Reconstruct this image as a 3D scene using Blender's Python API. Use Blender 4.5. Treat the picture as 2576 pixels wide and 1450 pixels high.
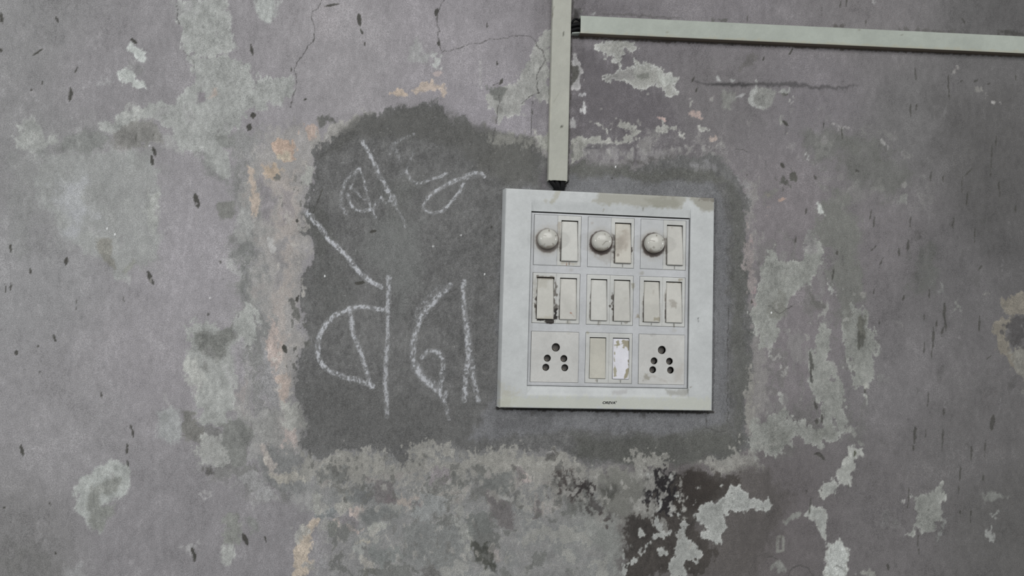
import bpy, math, random
import numpy as np
from mathutils import Matrix, Vector
from mathutils.geometry import delaunay_2d_cdt

for o in list(bpy.data.objects): bpy.data.objects.remove(o)
SC = bpy.context.scene; COL = SC.collection
rng = np.random.RandomState(7); random.seed(7)

# ------------------------------------------------------------------ camera, world, lights, exposure
F = 1860.0; D = 0.67
YAW, PITCH, ROLL = 0.10819584, 0.05708499, 0.02703371
def cam_axes(y, p, r):
    f = np.array([math.sin(y)*math.cos(p), math.cos(y)*math.cos(p), math.sin(p)])
    rt = np.array([math.cos(y), -math.sin(y), 0.0]); up = np.cross(rt, f)
    return math.cos(r)*rt+math.sin(r)*up, -math.sin(r)*rt+math.cos(r)*up, f
CR, CU, CF = cam_axes(YAW, PITCH, ROLL)
cd = bpy.data.cameras.new('camera'); cam = bpy.data.objects.new('camera', cd); COL.objects.link(cam)
cd.sensor_width = 36.0; cd.lens = 36.0*F/2576.0; cd.clip_start = 0.01
M = Matrix.Identity(4)
for i in range(3):
    M[i][0] = CR[i]; M[i][1] = CU[i]; M[i][2] = -CF[i]
M[1][3] = -D
cam.matrix_world = M
SC.camera = cam

def to_photo(x, y, z):                       # world metres -> photograph pixel (used to look up stain outlines)
    vx, vy, vz = x, y+D, z
    d = vx*CF[0]+vy*CF[1]+vz*CF[2]
    return (1288+F*(vx*CR[0]+vy*CR[1]+vz*CR[2])/d, 725-F*(vx*CU[0]+vy*CU[1]+vz*CU[2])/d)
def on_wall(px, py, depth=0.0):              # photograph pixel -> (x, z) on a plane `depth` metres in front of the wall
    v = CF+((px-1288)/F)*CR-((py-725)/F)*CU
    t = (D-depth)/v[1]
    return v[0]*t, v[2]*t

w = bpy.data.worlds.new('world'); SC.world = w; w.use_nodes = True
w.node_tree.nodes['Background'].inputs[0].default_value = (0.97, 0.985, 1.0, 1)
w.node_tree.nodes['Background'].inputs[1].default_value = 0.19
def area(name, loc, target, sx, sy, power, colr):
    l = bpy.data.lights.new(name, 'AREA'); l.shape = 'RECTANGLE'; l.size = sx; l.size_y = sy
    l.energy = power; l.color = colr
    o = bpy.data.objects.new(name, l); COL.objects.link(o); o.location = loc
    d = Vector(target)-Vector(loc); o.rotation_euler = d.to_track_quat('-Z', 'Y').to_euler()
    return o
area('ceiling_bounce_light', (0.05, -2.9, 1.40), (0.1, 0, 0.05), 3.0, 1.5, 51, (1.0, 0.995, 0.98))  # broad light standing in for ceiling bounce, enlarged to dim its reflection
area('left_lamp', (-1.75, -1.0, 0.22), (0.1, 0, 0.05), 0.09, 0.13, 8.5, (0.97, 0.98, 1.0))
area('right_lamp', (1.9, -0.9, 0.18), (0.1, 0, 0.05), 0.08, 0.11, 5.5, (0.97, 0.98, 1.0))
SC.view_settings.view_transform = 'Standard'; SC.view_settings.look = 'None'
SC.view_settings.gamma = 1.0; SC.view_settings.use_curve_mapping = False
SC.view_settings.exposure = 0.0
K = 0.72      # display light returned by a white surface here: colours read off the photo are divided by it

# ------------------------------------------------------------------ helpers
def tag(o, label=None, cat=None, group=None, kind=None):
    if label: o['label'] = label
    if cat: o['category'] = cat
    if group: o['group'] = group
    if kind: o['kind'] = kind
    return o
def s2l(c):
    c = np.asarray(c, float)/255.0
    return np.where(c <= 0.04045, c/12.92, ((c+0.055)/1.055)**2.4)
def smooth(a, b, x):
    t = np.clip((x-a)/(b-a), 0, 1); return t*t*(3-2*t)

def noise(u, v, su, sv, seed):
    r = np.random.RandomState(seed); G = r.rand(521, 521).astype(np.float32)*2-1
    a = (u+7000.0)/su; b = (v+7000.0)/sv
    ia = np.floor(a); ib = np.floor(b)
    fa = a-ia; fb = b-ib; fa = fa*fa*(3-2*fa); fb = fb*fb*(3-2*fb)
    ia = ia.astype(np.int64); ib = ib.astype(np.int64)
    i0 = ia % 521; i1 = (ia+1) % 521; j0 = ib % 521; j1 = (ib+1) % 521
    return (G[i0, j0]*(1-fa)+G[i1, j0]*fa)*(1-fb)+(G[i0, j1]*(1-fa)+G[i1, j1]*fa)*fb
def fbm(u, v, s, seed, octs=4, ratio=1.0, gain=0.55):
    t = 0; a = 1.0; n = 0
    for k in range(octs):
        c, sn = math.cos(0.6*k), math.sin(0.6*k)
        t = t+a*noise(u*c+v*sn, -u*sn+v*c, s, s*ratio, seed+k*13) if ratio == 1.0 else t+a*noise(u, v, s, s*ratio, seed+k*13)
        n += a*a; a *= gain; s *= 0.5
    return t/math.sqrt(n)*1.5

def attr_material(name, rough, grain=0.06, gscale=900.0, bump=0.15, spec=0.4, coat=0.0, bscale=700.0):
    m = bpy.data.materials.new(name); m.use_nodes = True; N = m.node_tree.nodes; L = m.node_tree.links
    b = N['Principled BSDF']; b.inputs['Roughness'].default_value = rough
    b.inputs['Specular IOR Level'].default_value = spec
    b.inputs['Coat Weight'].default_value = coat; b.inputs['Coat Roughness'].default_value = 0.12
    at = N.new('ShaderNodeAttribute'); at.attribute_name = 'albedo'
    tc = N.new('ShaderNodeTexCoord')
    n1 = N.new('ShaderNodeTexNoise'); n1.inputs['Scale'].default_value = gscale; n1.inputs['Detail'].default_value = 2
    mr = N.new('ShaderNodeMapRange'); mr.inputs[1].default_value = 0.25; mr.inputs[2].default_value = 0.75
    mr.inputs[3].default_value = 1-grain; mr.inputs[4].default_value = 1+grain
    mx = N.new('ShaderNodeVectorMath'); mx.operation = 'SCALE'
    n2 = N.new('ShaderNodeTexNoise'); n2.inputs['Scale'].default_value = bscale; n2.inputs['Detail'].default_value = 4
    bp = N.new('ShaderNodeBump'); bp.inputs['Strength'].default_value = bump; bp.inputs['Distance'].default_value = 0.0006
    L.new(tc.outputs['Object'], n1.inputs['Vector']); L.new(tc.outputs['Object'], n2.inputs['Vector'])
    L.new(n1.outputs['Fac'], mr.inputs[0]); L.new(at.outputs['Color'], mx.inputs[0]); L.new(mr.outputs[0], mx.inputs['Scale'])
    L.new(mx.outputs[0], b.inputs['Base Color']); L.new(n2.outputs['Fac'], bp.inputs['Height']); L.new(bp.outputs[0], b.inputs['Normal'])
    return m
MAT_WALL = attr_material('weathered_plaster', 0.88, 0.32, 1300, 0.45, 0.2)
MAT_PLASTIC = attr_material('aged_white_plastic', 0.42, 0.05, 1300, 0.06, 0.45)
MAT_KNOB = attr_material('glossy_white_plastic', 0.20, 0.02, 1300, 0.02, 0.55, 0.0)
MAT_TRUNK = attr_material('cream_pvc', 0.5, 0.05, 1300, 0.10, 0.4)
def plain(name, rgb, rough, metal=0.0, spec=0.5):
    m = bpy.data.materials.new(name); m.use_nodes = True; N = m.node_tree.nodes; L = m.node_tree.links
    b = N['Principled BSDF']; b.inputs['Roughness'].default_value = rough; b.inputs['Metallic'].default_value = metal; b.inputs['Specular IOR Level'].default_value = spec
    n = N.new('ShaderNodeTexNoise'); n.inputs['Scale'].default_value = 300
    r = N.new('ShaderNodeValToRGB'); r.color_ramp.elements[0].color = (*[c*0.75 for c in rgb], 1); r.color_ramp.elements[1].color = (*[min(1, c*1.2) for c in rgb], 1)
    L.new(n.outputs['Fac'], r.inputs[0]); L.new(r.outputs[0], b.inputs['Base Color'])
    return m
MAT_BLACK = plain('black_pvc_sheath', (0.006, 0.006, 0.007), 0.6, 0.0, 0.2)
MAT_DARK = plain('dark_socket_interior', (0.006, 0.005, 0.004), 0.9, 0.0, 0.03)
MAT_BRASS = plain('dull_brass', (0.45, 0.40, 0.30), 0.35, 0.8)
MAT_INK = plain('black_ink', (0.015, 0.015, 0.017), 0.6)
MAT_RUST = plain('grey_indicator_plastic', (0.30, 0.30, 0.28), 0.5)

def make_mesh(name, V, Fc, mat, parent=None, col=None, smooth_angle=None):
    me = bpy.data.meshes.new(name)
    V = np.asarray(V, np.float32); 
    if isinstance(Fc, np.ndarray):
        n = Fc.shape[0]; k = Fc.shape[1]
        me.vertices.add(len(V)); me.vertices.foreach_set('co', V.ravel())
        me.loops.add(n*k); me.loops.foreach_set('vertex_index', Fc.astype(np.int32).ravel())
        me.polygons.add(n); me.polygons.foreach_set('loop_start', np.arange(0, n*k, k, dtype=np.int32))
        me.update(calc_edges=True)
    else:
        me.from_pydata([tuple(map(float, p)) for p in V], [], [tuple(f) for f in Fc]); me.update()
    if col is not None:
        a = me.attributes.new('albedo', 'FLOAT_COLOR', 'POINT')
        c = np.ones((len(V), 4), np.float32); c[:, :3] = col
        a.data.foreach_set('color', c.ravel())
    me.materials.append(mat)
    if smooth_angle is not None:
        me.polygons.foreach_set('use_smooth', np.ones(len(me.polygons), bool))
        if smooth_angle < 3: me.set_sharp_from_angle(angle=smooth_angle)
    o = bpy.data.objects.new(name, me); COL.objects.link(o)
    if parent: o.parent = parent
    return o

# ------------------------------------------------------------------ the wall: a relief grid with stains of its own
XR = (on_wall(2660, 700)[0], on_wall(-70, 700)[0])
def lines(breaks):                            # [(start, end, step), ...] -> sorted line positions
    out = []
    for a, b, s in breaks:
        n = max(1, int(round((b-a)/s))); out += list(np.linspace(a, b, n, endpoint=False))
    out.append(breaks[-1][1]); return np.array(out)
PX = 0.00036
gx = lines([(-2.2, -1.1, 0.05), (-1.1, -0.44, 0.02), (-0.44, -0.165, 2.7*PX), (-0.165, -0.005, 1.7*PX), (-0.005, 0.62, 2.6*PX), (0.62, 1.3, 0.02), (1.3, 2.4, 0.05)])
gz = lines([(-1.2, -0.7, 0.05), (-0.7, -0.25, 0.02), (-0.25, -0.115, 2.4*PX), (-0.115, 0.155, 1.85*PX), (0.155, 0.385, 2.4*PX), (0.385, 0.85, 0.02), (0.85, 1.6, 0.05)])
GX, GZ = np.meshgrid(gx, gz)
U, V = to_photo(GX, 0.0*GX, GZ)
U = U.astype(np.float32); V = V.astype(np.float32)
print('wall grid', GX.shape, GX.size)
WX = fbm(U, V, 46, 11, 5, gain=0.62); WY = fbm(U, V, 46, 211, 5, gain=0.62)           # outline wobble
NF = fbm(U, V, 10, 31, 3, ratio=1.7, gain=.65); NG = fbm(U, V, 4.5, 57, 2, ratio=1.5)
NH = fbm(U, V, 24, 77, 4, gain=.65)             # ragged crumbs
NM = fbm(U, V, 60, 71, 4); NB = fbm(U, V, 170, 91, 3)
NS = fbm(U, V, 11, 131, 4, ratio=1.9, gain=0.6)                            # vertical trowel and drip grain

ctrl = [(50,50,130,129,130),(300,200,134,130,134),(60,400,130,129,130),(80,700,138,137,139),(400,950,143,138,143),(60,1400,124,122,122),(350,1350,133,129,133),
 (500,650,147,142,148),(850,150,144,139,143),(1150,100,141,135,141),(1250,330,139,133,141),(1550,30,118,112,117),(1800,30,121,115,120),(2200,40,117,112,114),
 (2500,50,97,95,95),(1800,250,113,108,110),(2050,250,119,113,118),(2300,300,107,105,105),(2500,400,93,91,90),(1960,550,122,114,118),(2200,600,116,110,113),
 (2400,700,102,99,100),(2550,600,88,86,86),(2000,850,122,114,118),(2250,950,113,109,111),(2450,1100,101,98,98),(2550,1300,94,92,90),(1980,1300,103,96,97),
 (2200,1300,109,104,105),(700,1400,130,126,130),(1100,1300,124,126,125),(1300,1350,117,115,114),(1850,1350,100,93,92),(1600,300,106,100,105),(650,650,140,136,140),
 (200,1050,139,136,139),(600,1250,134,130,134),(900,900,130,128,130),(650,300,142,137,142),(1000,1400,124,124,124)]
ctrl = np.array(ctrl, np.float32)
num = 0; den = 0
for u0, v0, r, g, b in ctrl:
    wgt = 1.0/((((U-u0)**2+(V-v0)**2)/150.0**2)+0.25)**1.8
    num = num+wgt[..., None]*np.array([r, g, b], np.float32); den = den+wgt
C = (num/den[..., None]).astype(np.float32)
H = np.zeros(U.shape, np.float32)               # relief, mm towards the room
PART = np.zeros(U.shape, np.int32); part_names = ['wall']

def window(u0, u1, v0, v1):
    i = np.where((V.min(1) < v1) & (V.max(1) > v0))[0]; j = np.where((U.min(0) < u1) & (U.max(0) > u0))[0]
    if len(i) == 0 or len(j) == 0: return None
    return slice(i[0], i[-1]+1), slice(j[0], j[-1]+1)
def sdf_poly(u, v, P):
    P = np.array(P, np.float32); d2 = np.full(u.shape, 1e12, np.float32); ins = np.zeros(u.shape, bool)
    for k in range(len(P)):
        a = P[k]; b = P[(k+1) % len(P)]; e = b-a
        L2 = float(e@e)+1e-9
        t = np.clip(((u-a[0])*e[0]+(v-a[1])*e[1])/L2, 0, 1)
        d2 = np.minimum(d2, (u-a[0]-t*e[0])**2+(v-a[1]-t*e[1])**2)
        if a[1] != b[1]:
            c = ((a[1] > v) != (b[1] > v)) & (u < (b[0]-a[0])*(v-a[1])/(b[1]-a[1])+a[0]); ins ^= c
    d = np.sqrt(d2); return np.where(ins, d, -d)
def sdf_line(u, v, P):
    P = np.array(P, np.float32); d2 = np.full(u.shape, 1e12, np.float32); tt = np.zeros(u.shape, np.float32); S = 0.0
    for k in range(len(P)-1):
        a = P[k]; b = P[k+1]; e = b-a; L2 = float(e@e)+1e-9
        t = np.clip(((u-a[0])*e[0]+(v-a[1])*e[1])/L2, 0, 1)
        q = (u-a[0]-t*e[0])**2+(v-a[1]-t*e[1])**2
        tt = np.where(q < d2, S+t*math.sqrt(L2), tt); d2 = np.minimum(d2, q); S += math.sqrt(L2)
    return np.sqrt(d2), tt/S
def blob(P, col, op=1.0, soft=2.5, warp=9, rag=5, h=0.0, rim=None, part=None, fine=2.0):
    P = np.array(P, float); m = 30+soft+warp*1.5+rag*1.5
    wnd = window(P[:, 0].min()-m, P[:, 0].max()+m, P[:, 1].min()-m, P[:, 1].max()+m)
    if wnd is None: return
    u = U[wnd]; v = V[wnd]
    d = sdf_poly(u+warp*WX[wnd], v+warp*WY[wnd], P)+rag*NF[wnd]+fine*NG[wnd]
    k = smooth(-soft, soft, d)*op
    if rim is not None:
        rc, rw = rim; e = smooth(0, 1.5, d)*(1-smooth(rw*0.4, rw*1.6, d+1.5*NG[wnd]*rw*0.3))  # lighter rim: a highlight painted along the layer's thickness
        cc = np.array(col, np.float32)*(1-e[..., None])+np.array(rc, np.float32)*e[..., None]
    else: cc = np.ones(u.shape+(1,), np.float32)*np.array(col, np.float32)
    if part in ('exposed_plaster', 'ochre_layer', 'peach_paint_patch') or soft < 9:
        cc = cc*(1+0.035*NH[wnd]+0.035*NF[wnd]+0.02*NG[wnd])[..., None]
    if part == 'exposed_plaster' and rim is None:
        cc = cc+(9*smooth(0, 1.5, d)*(1-smooth(2, 7, d))*np.clip(1+NH[wnd], 0, 2))[..., None]
    C[wnd] = C[wnd]*(1-k[..., None])+cc*k[..., None]
    H[wnd] += k*h
    if part:
        if part not in part_names or part in ('cement_patch',): part_names.append(part)
        else: part_names.append(part)
        PART[wnd] = np.where(d > 0, len(part_names)-1, PART[wnd])
def stroke(P, col, wd=2.0, op=1.0, soft=1.2, wob=2.0, taper=True, h=0.0, rag=0.0):
    P = np.array(P, float); m = 20+wd+wob*2
    wnd = window(P[:, 0].min()-m, P[:, 0].max()+m, P[:, 1].min()-m, P[:, 1].max()+m)
    if wnd is None: return
    d, t = sdf_line(U[wnd]+wob*NF[wnd], V[wnd]+wob*NF[wnd][::-1], P)
    ww = wd*(np.sqrt(np.clip(4*t*(1-t), 0.05, 1)) if taper else 1.0)
    k = smooth(-soft, soft, ww-d+rag*NG[wnd])*op
    C[wnd] = C[wnd]*(1-k[..., None])+np.array(col, np.float32)*k[..., None]; H[wnd] += k*h
def mottle(P, levels, scale, seed, op=.8, soft=20, rimcol=(156,154,146), rimop=.6, ratio=1.0, rimw=.07):
    P = np.array(P, float); wnd = window(P[:, 0].min()-60, P[:, 0].max()+60, P[:, 1].min()-60, P[:, 1].max()+60)
    u = U[wnd]; v = V[wnd]; wx = WX[wnd]; wy = WY[wnd]
    m = smooth(-soft, soft, sdf_poly(u+16*wx, v+16*wy, P)+8*NF[wnd])*op
    n = fbm(u+9*wx, v+9*wy, scale, seed, 5, ratio, .58)+.10*NG[wnd]
    cur = np.ones(u.shape+(1,), np.float32)*np.array(levels[0][1], np.float32); al = np.full(u.shape, levels[0][2], np.float32); rim = np.zeros(u.shape, np.float32)
    for thr, c, a in levels[1:]:
        k = smooth(thr-.05, thr+.05, n); cur = cur*(1-k[..., None])+np.array(c, np.float32)*k[..., None]; al = al*(1-k)+a*k
        rim = np.maximum(rim, np.exp(-((n-thr)/rimw)**2)*smooth(-.4, .5, NH[wnd]+.4*NF[wnd]))
    k = (m*al)[..., None]; C[wnd] = C[wnd]*(1-k)+cur*(1+.03*NF[wnd])[..., None]*k
    k = (m*rim*rimop)[..., None]; C[wnd] = C[wnd]*(1-k)+np.array(rimcol, np.float32)*k; H[wnd] += m*rim*.1
def ell(cx, cy, rx, ry, ang=0, n=12):
    a = math.radians(ang); return [(cx+rx*math.cos(t)*math.cos(a)-ry*math.sin(t)*math.sin(a), cy+rx*math.cos(t)*math.sin(a)+ry*math.sin(t)*math.cos(a)) for t in np.linspace(0, 2*math.pi, n, endpoint=False)]

# --- soft tonal zones of the old paint ---
def zone(P, col, op=0.7, soft=22, warp=18, rag=8): blob(P, col, op, soft, warp, rag, fine=0)
PL = (152,156,151); PG = (150,154,149); DG = (119,121,114); PCH = (188,163,143)
zone([(1440,110),(1500,120),(1560,150),(1680,250),(1720,330),(1640,350),(1440,345)], (98,92,97), 0.85)
zone([(1440,0),(1600,0),(1600,40),(1440,40)], (104,98,103), 0.6)
zone([(1330,250),(1385,240),(1385,330),(1330,330)], (122,116,123), 0.7)
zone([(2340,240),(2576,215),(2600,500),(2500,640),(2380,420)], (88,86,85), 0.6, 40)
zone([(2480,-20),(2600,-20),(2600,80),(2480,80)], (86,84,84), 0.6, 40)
zone([(2020,320),(2120,330),(2200,380),(2280,420),(2290,480),(2200,490),(2130,420),(2040,400)], (104,106,99), 0.75, 24)
zone([(2070,470),(2130,480),(2160,560),(2150,680),(2180,780),(2120,800),(2090,700),(2070,600)], (112,114,106), 0.85, 14)
zone([(2290,650),(2340,630),(2360,680),(2350,730),(2290,720)], (95,97,91), 0.7, 18)
zone([(150,450),(200,430),(230,520),(210,600),(160,600)], (158,161,167), 0.8, 26)
zone([(100,400),(200,385),(330,370),(395,390),(402,480),(397,560),(405,600),(398,650),(372,668),(330,672),(310,715),(285,700),(252,655),(215,640),(172,605),(132,560),(110,500),(88,450)], (144,148,144), 0.8, 9, 12, 8)
zone([(150,470),(205,470),(235,540),(200,590),(165,580)], (158,161,167), 0.8, 26)
zone([(20,380),(110,390),(80,560),(60,640),(20,600)], (134,136,134), 0.6, 20)
zone([(600,300),(660,330),(680,500),(650,640),(660,850),(640,1000),(600,800),(590,560),(575,420)], (128,130,127), 0.75, 16)
zone([(605,590),(650,600),(655,760),(625,770),(600,700)], (116,120,117), 0.9, 10)
zone([(650,560),(690,560),(710,700),(700,900),(690,1050),(650,1040),(645,800)], (133,134,133), 0.8, 14)
zone([(760,1140),(1400,1140),(1500,1200),(1570,1290),(1560,1450),(1440,1470),(1200,1460),(900,1450),(880,1280),(760,1260)], (128,129,127), 0.8, 24)
zone([(1440,1230),(1570,1230),(1600,1310),(1560,1450),(1470,1400),(1400,1300)], (122,124,118), 0.8, 20)
zone([(1390,1330),(1470,1340),(1470,1400),(1560,1450),(1400,1450)], (128,130,125), 0.7, 20)
zone([(0,1380),(120,1390),(160,1450),(0,1460)], (114,113,110), 0.7, 40)

mottle([(770,1150),(1400,1150),(1500,1220),(1560,1330),(1550,1460),(800,1460),(800,1260)], [(-9,(104,106,101),.8),(-.55,(127,127,126),.5),(-.1,(135,134,134),.5),(.35,(125,128,127),.6),(.8,(146,146,138),.8)], 60, 1001, .9)
mottle([(780,1150),(1400,1150),(1480,1230),(1400,1270),(820,1240)], [(-9,(98,98,93),.7),(-.35,(120,118,115),.3),(.3,(142,139,130),.8),(.8,(152,142,134),.7)], 26, 1011, .8, 12)
mottle([(590,380),(760,400),(770,620),(750,800),(740,1000),(760,1150),(690,1180),(590,1100),(600,800)], [(-9,(118,119,116),.7),(-.5,(136,132,136),.5),(-.05,(138,137,135),.3),(.35,(150,148,143),.7),(.9,(160,150,143),.7)], 34, 1021, .75, 18, ratio=1.8)
mottle([(470,1040),(760,1040),(790,1180),(780,1260),(640,1260),(520,1200)], [(-9,(116,117,112),.8),(-.3,(134,131,134),.4),(.3,(150,151,147),.8)], 32, 1031, .8, 20)
mottle([(1900,600),(2060,580),(2200,760),(2220,960),(2150,1130),(1900,1140)], [(-9,(104,106,98),.6),(-.7,(118,112,114),.1),(.5,(134,136,129),.6)], 36, 1041, .55, 20, (146,148,141), .4, 1.7)
mottle([(1400,1180),(1680,1190),(1640,1300),(1580,1330),(1450,1300)], [(-9,(66,60,58),.8),(-.6,(112,112,105),.4),(.25,(134,132,124),.8)], 26, 1051, .8, 14)
mottle([(1440,330),(1820,340),(1850,400),(1440,405)], [(-9,(100,95,98),.5),(-.2,(124,119,121),.5),(.6,(146,144,138),.8)], 24, 1061, .7, 14)
mottle([(30,300),(420,300),(420,700),(100,640)], [(-9,(128,129,126),.5),(-.6,(140,140,140),.2),(.5,(152,155,151),.5)], 60, 1071, .6, 40, (156,158,156), .3)
mottle([(2000,300),(2300,320),(2320,520),(2100,500)], [(-9,(98,99,92),.5),(-.5,(112,110,110),.2),(.7,(128,128,122),.7)], 34, 1081, .6, 30, (130,130,125), .2)

# --- pale bare plaster, upper left ---
blob([(452,-10),(466,25),(450,50),(452,95),(462,125),(478,142),(520,140),(560,130),(590,118),(582,60),(568,20),(572,-10)], PL, 0.95, 3, 8, 4, -0.15, part='exposed_plaster')
zone([(452,-10),(500,-10),(500,30),(460,35)], (140,143,140), .7, 10)
blob([(478,140),(560,128),(605,150),(628,180),(632,212),(655,200),(735,182),(742,205),(738,235),(700,258),(668,272),(640,278),(618,292),(600,312),(583,325),(577,352),(560,372),(572,405),(580,440),(552,440),(520,405),(478,380),(445,368),(435,345),(425,318),(395,300),(340,298),(300,330),(262,325),(248,305),(290,292),(345,275),(372,258),(438,266),(455,232),(466,212),(482,190)], (149,153,148), 0.92, 3.5, 9, 6, -0.15, part='exposed_plaster')
zone([(595,190),(628,190),(625,250),(600,280)], (164,168,163), 0.7, 12)
zone([(300,300),(335,275),(360,270),(350,290)], (168,171,165), .8, 8)
zone([(395,330),(440,340),(450,375),(400,370)], (157,160,155), .6, 14)
blob([(640,-10),(700,-10),(698,35),(676,62),(655,50),(642,20)], (160,166,161), 0.9, 7, 6, 3)
zone([(645,20),(690,20),(690,50),(660,55)], (168,174,169), .8, 8)
blob([(588,15),(570,15),(575,40),(588,40)], (120,116,120), .6, 5)
blob([(328,103),(348,120),(368,132),(366,152),(345,154),(330,130)], (172,179,174), 1, 2, 4, 3, 0.1, part='exposed_plaster')
blob([(297,182),(325,170),(336,180),(338,203),(366,205),(366,221),(335,216),(300,210)], (163,170,164), 0.95, 3, 5, 4, 0.1, part='exposed_plaster')
blob([(320,160),(360,152),(372,175),(350,190),(330,180)], (126,125,125), .7, 6)
blob([(215,208),(250,205),(255,175),(258,200),(290,195),(250,212)], (146,146,147), .7, 4)
blob([(497,232),(517,234),(515,255),(495,262)], (130,124,130), 1, 3, 2, 1)
zone([(522,250),(530,238),(545,222),(552,240),(535,255)], (172,154,142), .8, 5, 5, 3)
blob([(40,318),(75,302),(100,325),(120,342),(158,335),(140,370),(118,378),(90,388),(65,380),(55,350)], (152,156,150), 0.85, 5, 9, 5)
blob([(60,315),(82,310),(90,325),(75,335),(62,330)], (125,128,124), .8, 6)
blob([(82,372),(120,370),(120,390),(90,395)], (124,126,124), .8, 7)
blob([(300,318),(338,298),(385,300),(408,325),(402,366),(360,364),(330,370),(296,362),(285,340)], (118,117,112), 0.95, 4, 7, 4, -0.2, part='exposed_plaster')
blob([(142,378),(175,350),(250,325),(278,345),(262,372),(235,385),(200,378),(165,386)], (121,124,120), 0.9, 5, 8, 4)
blob([(285,355),(320,350),(322,372),(300,380)], (126,124,119), .8, 8)
blob([(545,345),(590,345),(600,375),(560,372)], (119,122,117), .85, 7, 8, 5)
blob([(487,380),(515,385),(515,400),(495,402)], (120,120,119), .8, 5)
blob([(500,405),(535,415),(560,440),(575,445),(560,455),(520,430)], (118,120,117), .7, 6)
blob([(320,370),(345,372),(342,420),(322,415)], (150,155,151), .6, 8)
blob([(375,490),(398,492),(402,560),(372,590),(370,540)], (158,162,154), .65, 8)
blob([(240,605),(275,604),(280,640),(288,675),(265,668),(250,645)], (129,127,117), 0.9, 5, 6, 3)
blob([(310,688),(316,668),(340,652),(345,660),(330,682)], (131,133,124), 0.85, 5)
blob([(300,700),(325,700),(318,725),(305,715)], (160,163,160), .7, 7)
blob([(540,512),(560,508),(592,508),(588,535),(578,548),(556,552)], (121,122,116), 0.95, 4, 5, 3)
blob([(570,590),(590,580),(592,600),(575,610)], (125,126,122), .8, 7)
blob([(600,520),(632,500),(640,560),(628,600),(600,620),(592,580)], (148,150,147), .7, 8, 8, 6)
blob([(572,640),(590,650),(605,690),(600,700),(580,670)], (157,158,156), .7, 6)
blob([(82,500),(90,450),(110,480),(140,530),(120,545)], (148,152,149), .6, 8)
# ring of pale plaster round a dark heart, left of the band
blob([(466,812),(490,800),(530,802),(545,818),(590,806),(610,770),(640,780),(640,860),(605,890),(590,930),(590,1000),(588,1060),(560,1080),(520,1060),(490,1000),(478,960),(462,920),(480,890),(466,850)], (151,155,149), 0.9, 5, 12, 8, -0.1, part='exposed_plaster')
blob([(485,835),(505,826),(530,838),(552,822),(588,812),(594,845),(575,870),(572,898),(548,910),(528,898),(505,880),(490,862)], (119,121,115), 0.95, 4, 7, 4, -0.15, part='exposed_plaster')
blob(ell(518,920,9,7), (120,121,116), .8, 5)
blob([(462,920),(475,905),(500,905),(510,960),(485,990),(472,950)], (166,168,160), .7, 6)
blob([(588,870),(612,850),(610,960),(592,950)], (139,134,140), .8, 8)
blob([(392,1040),(430,1030),(462,1042),(460,1100),(425,1122),(392,1105)], (152,157,155), 0.8, 8, 7, 4)
blob(ell(414,1058,14,12), (134,138,136), .8, 7)
stroke([(415,990),(420,1010),(435,1030)], (160,158,158), 4, .7, 3)
blob([(466,1032),(490,1038),(490,1060),(515,1068),(512,1095),(500,1112),(470,1112),(464,1080)], (117,116,110), 0.95, 4, 7, 5, -0.1)
blob([(480,1115),(520,1095),(560,1095),(582,1135),(570,1165),(540,1172),(505,1160)], (156,158,152), 0.9, 4, 9, 6, 0.1, part='exposed_plaster')
blob([(548,1062),(590,1058),(630,1065),(632,1110),(615,1180),(588,1185),(568,1150),(548,1115)], (122,124,119), 0.95, 4, 10, 6)
blob([(600,1040),(690,1030),(740,1080),(745,1130),(700,1140),(650,1110),(630,1080)], (143,143,139), 0.85, 7, 12, 8)
blob([(590,1210),(640,1190),(690,1240),(670,1260),(610,1225)], (150,150,150), 0.8, 6, 10, 6)
blob([(650,1150),(720,1130),(770,1150),(770,1220),(720,1240),(670,1220)], (118,120,119), 0.8, 8, 12, 8)
blob([(655,1130),(668,1130),(715,1200),(705,1215),(680,1180)], (160,150,142), .85, 5, 8, 6)
blob(ell(525,1187,14,13), (90,88,85), 0.9, 3.5, 3, 4, -0.3)
blob([(560,1320),(575,1300),(598,1300),(600,1340),(598,1375),(565,1372)], (126,129,121), .9, 5, 6, 5)
blob([(560,1378),(582,1376),(580,1418),(562,1420)], (157,161,154), .85, 5, 6, 4)
blob([(610,1310),(635,1300),(648,1340),(630,1345)], (123,126,121), .8, 6)
blob([(450,1370),(492,1362),(485,1380),(465,1392)], (157,156,156), .8, 5)
blob([(495,1235),(520,1230),(520,1246),(505,1244)], (158,156,156), .8, 4)
blob([(165,1430),(210,1420),(220,1450),(170,1455)], (148,150,150), .6, 14)
# horse-shoe shaped pale patch, lower left
blob([(205,1205),(240,1178),(285,1162),(312,1166),(328,1186),(322,1215),(312,1245),(288,1262),(262,1275),(258,1300),(250,1340),(218,1330),(200,1285),(196,1240)], (157,163,157), 0.92, 6, 8, 4, 0.05, part='exposed_plaster')
blob([(230,1228),(258,1212),(278,1200),(302,1202),(298,1228),(285,1245),(262,1243),(254,1258),(255,1278),(290,1275),(288,1298),(262,1310),(252,1336),(232,1335),(222,1318),(232,1290),(216,1264)], (128,131,124), 0.95, 5, 6, 4)

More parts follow.
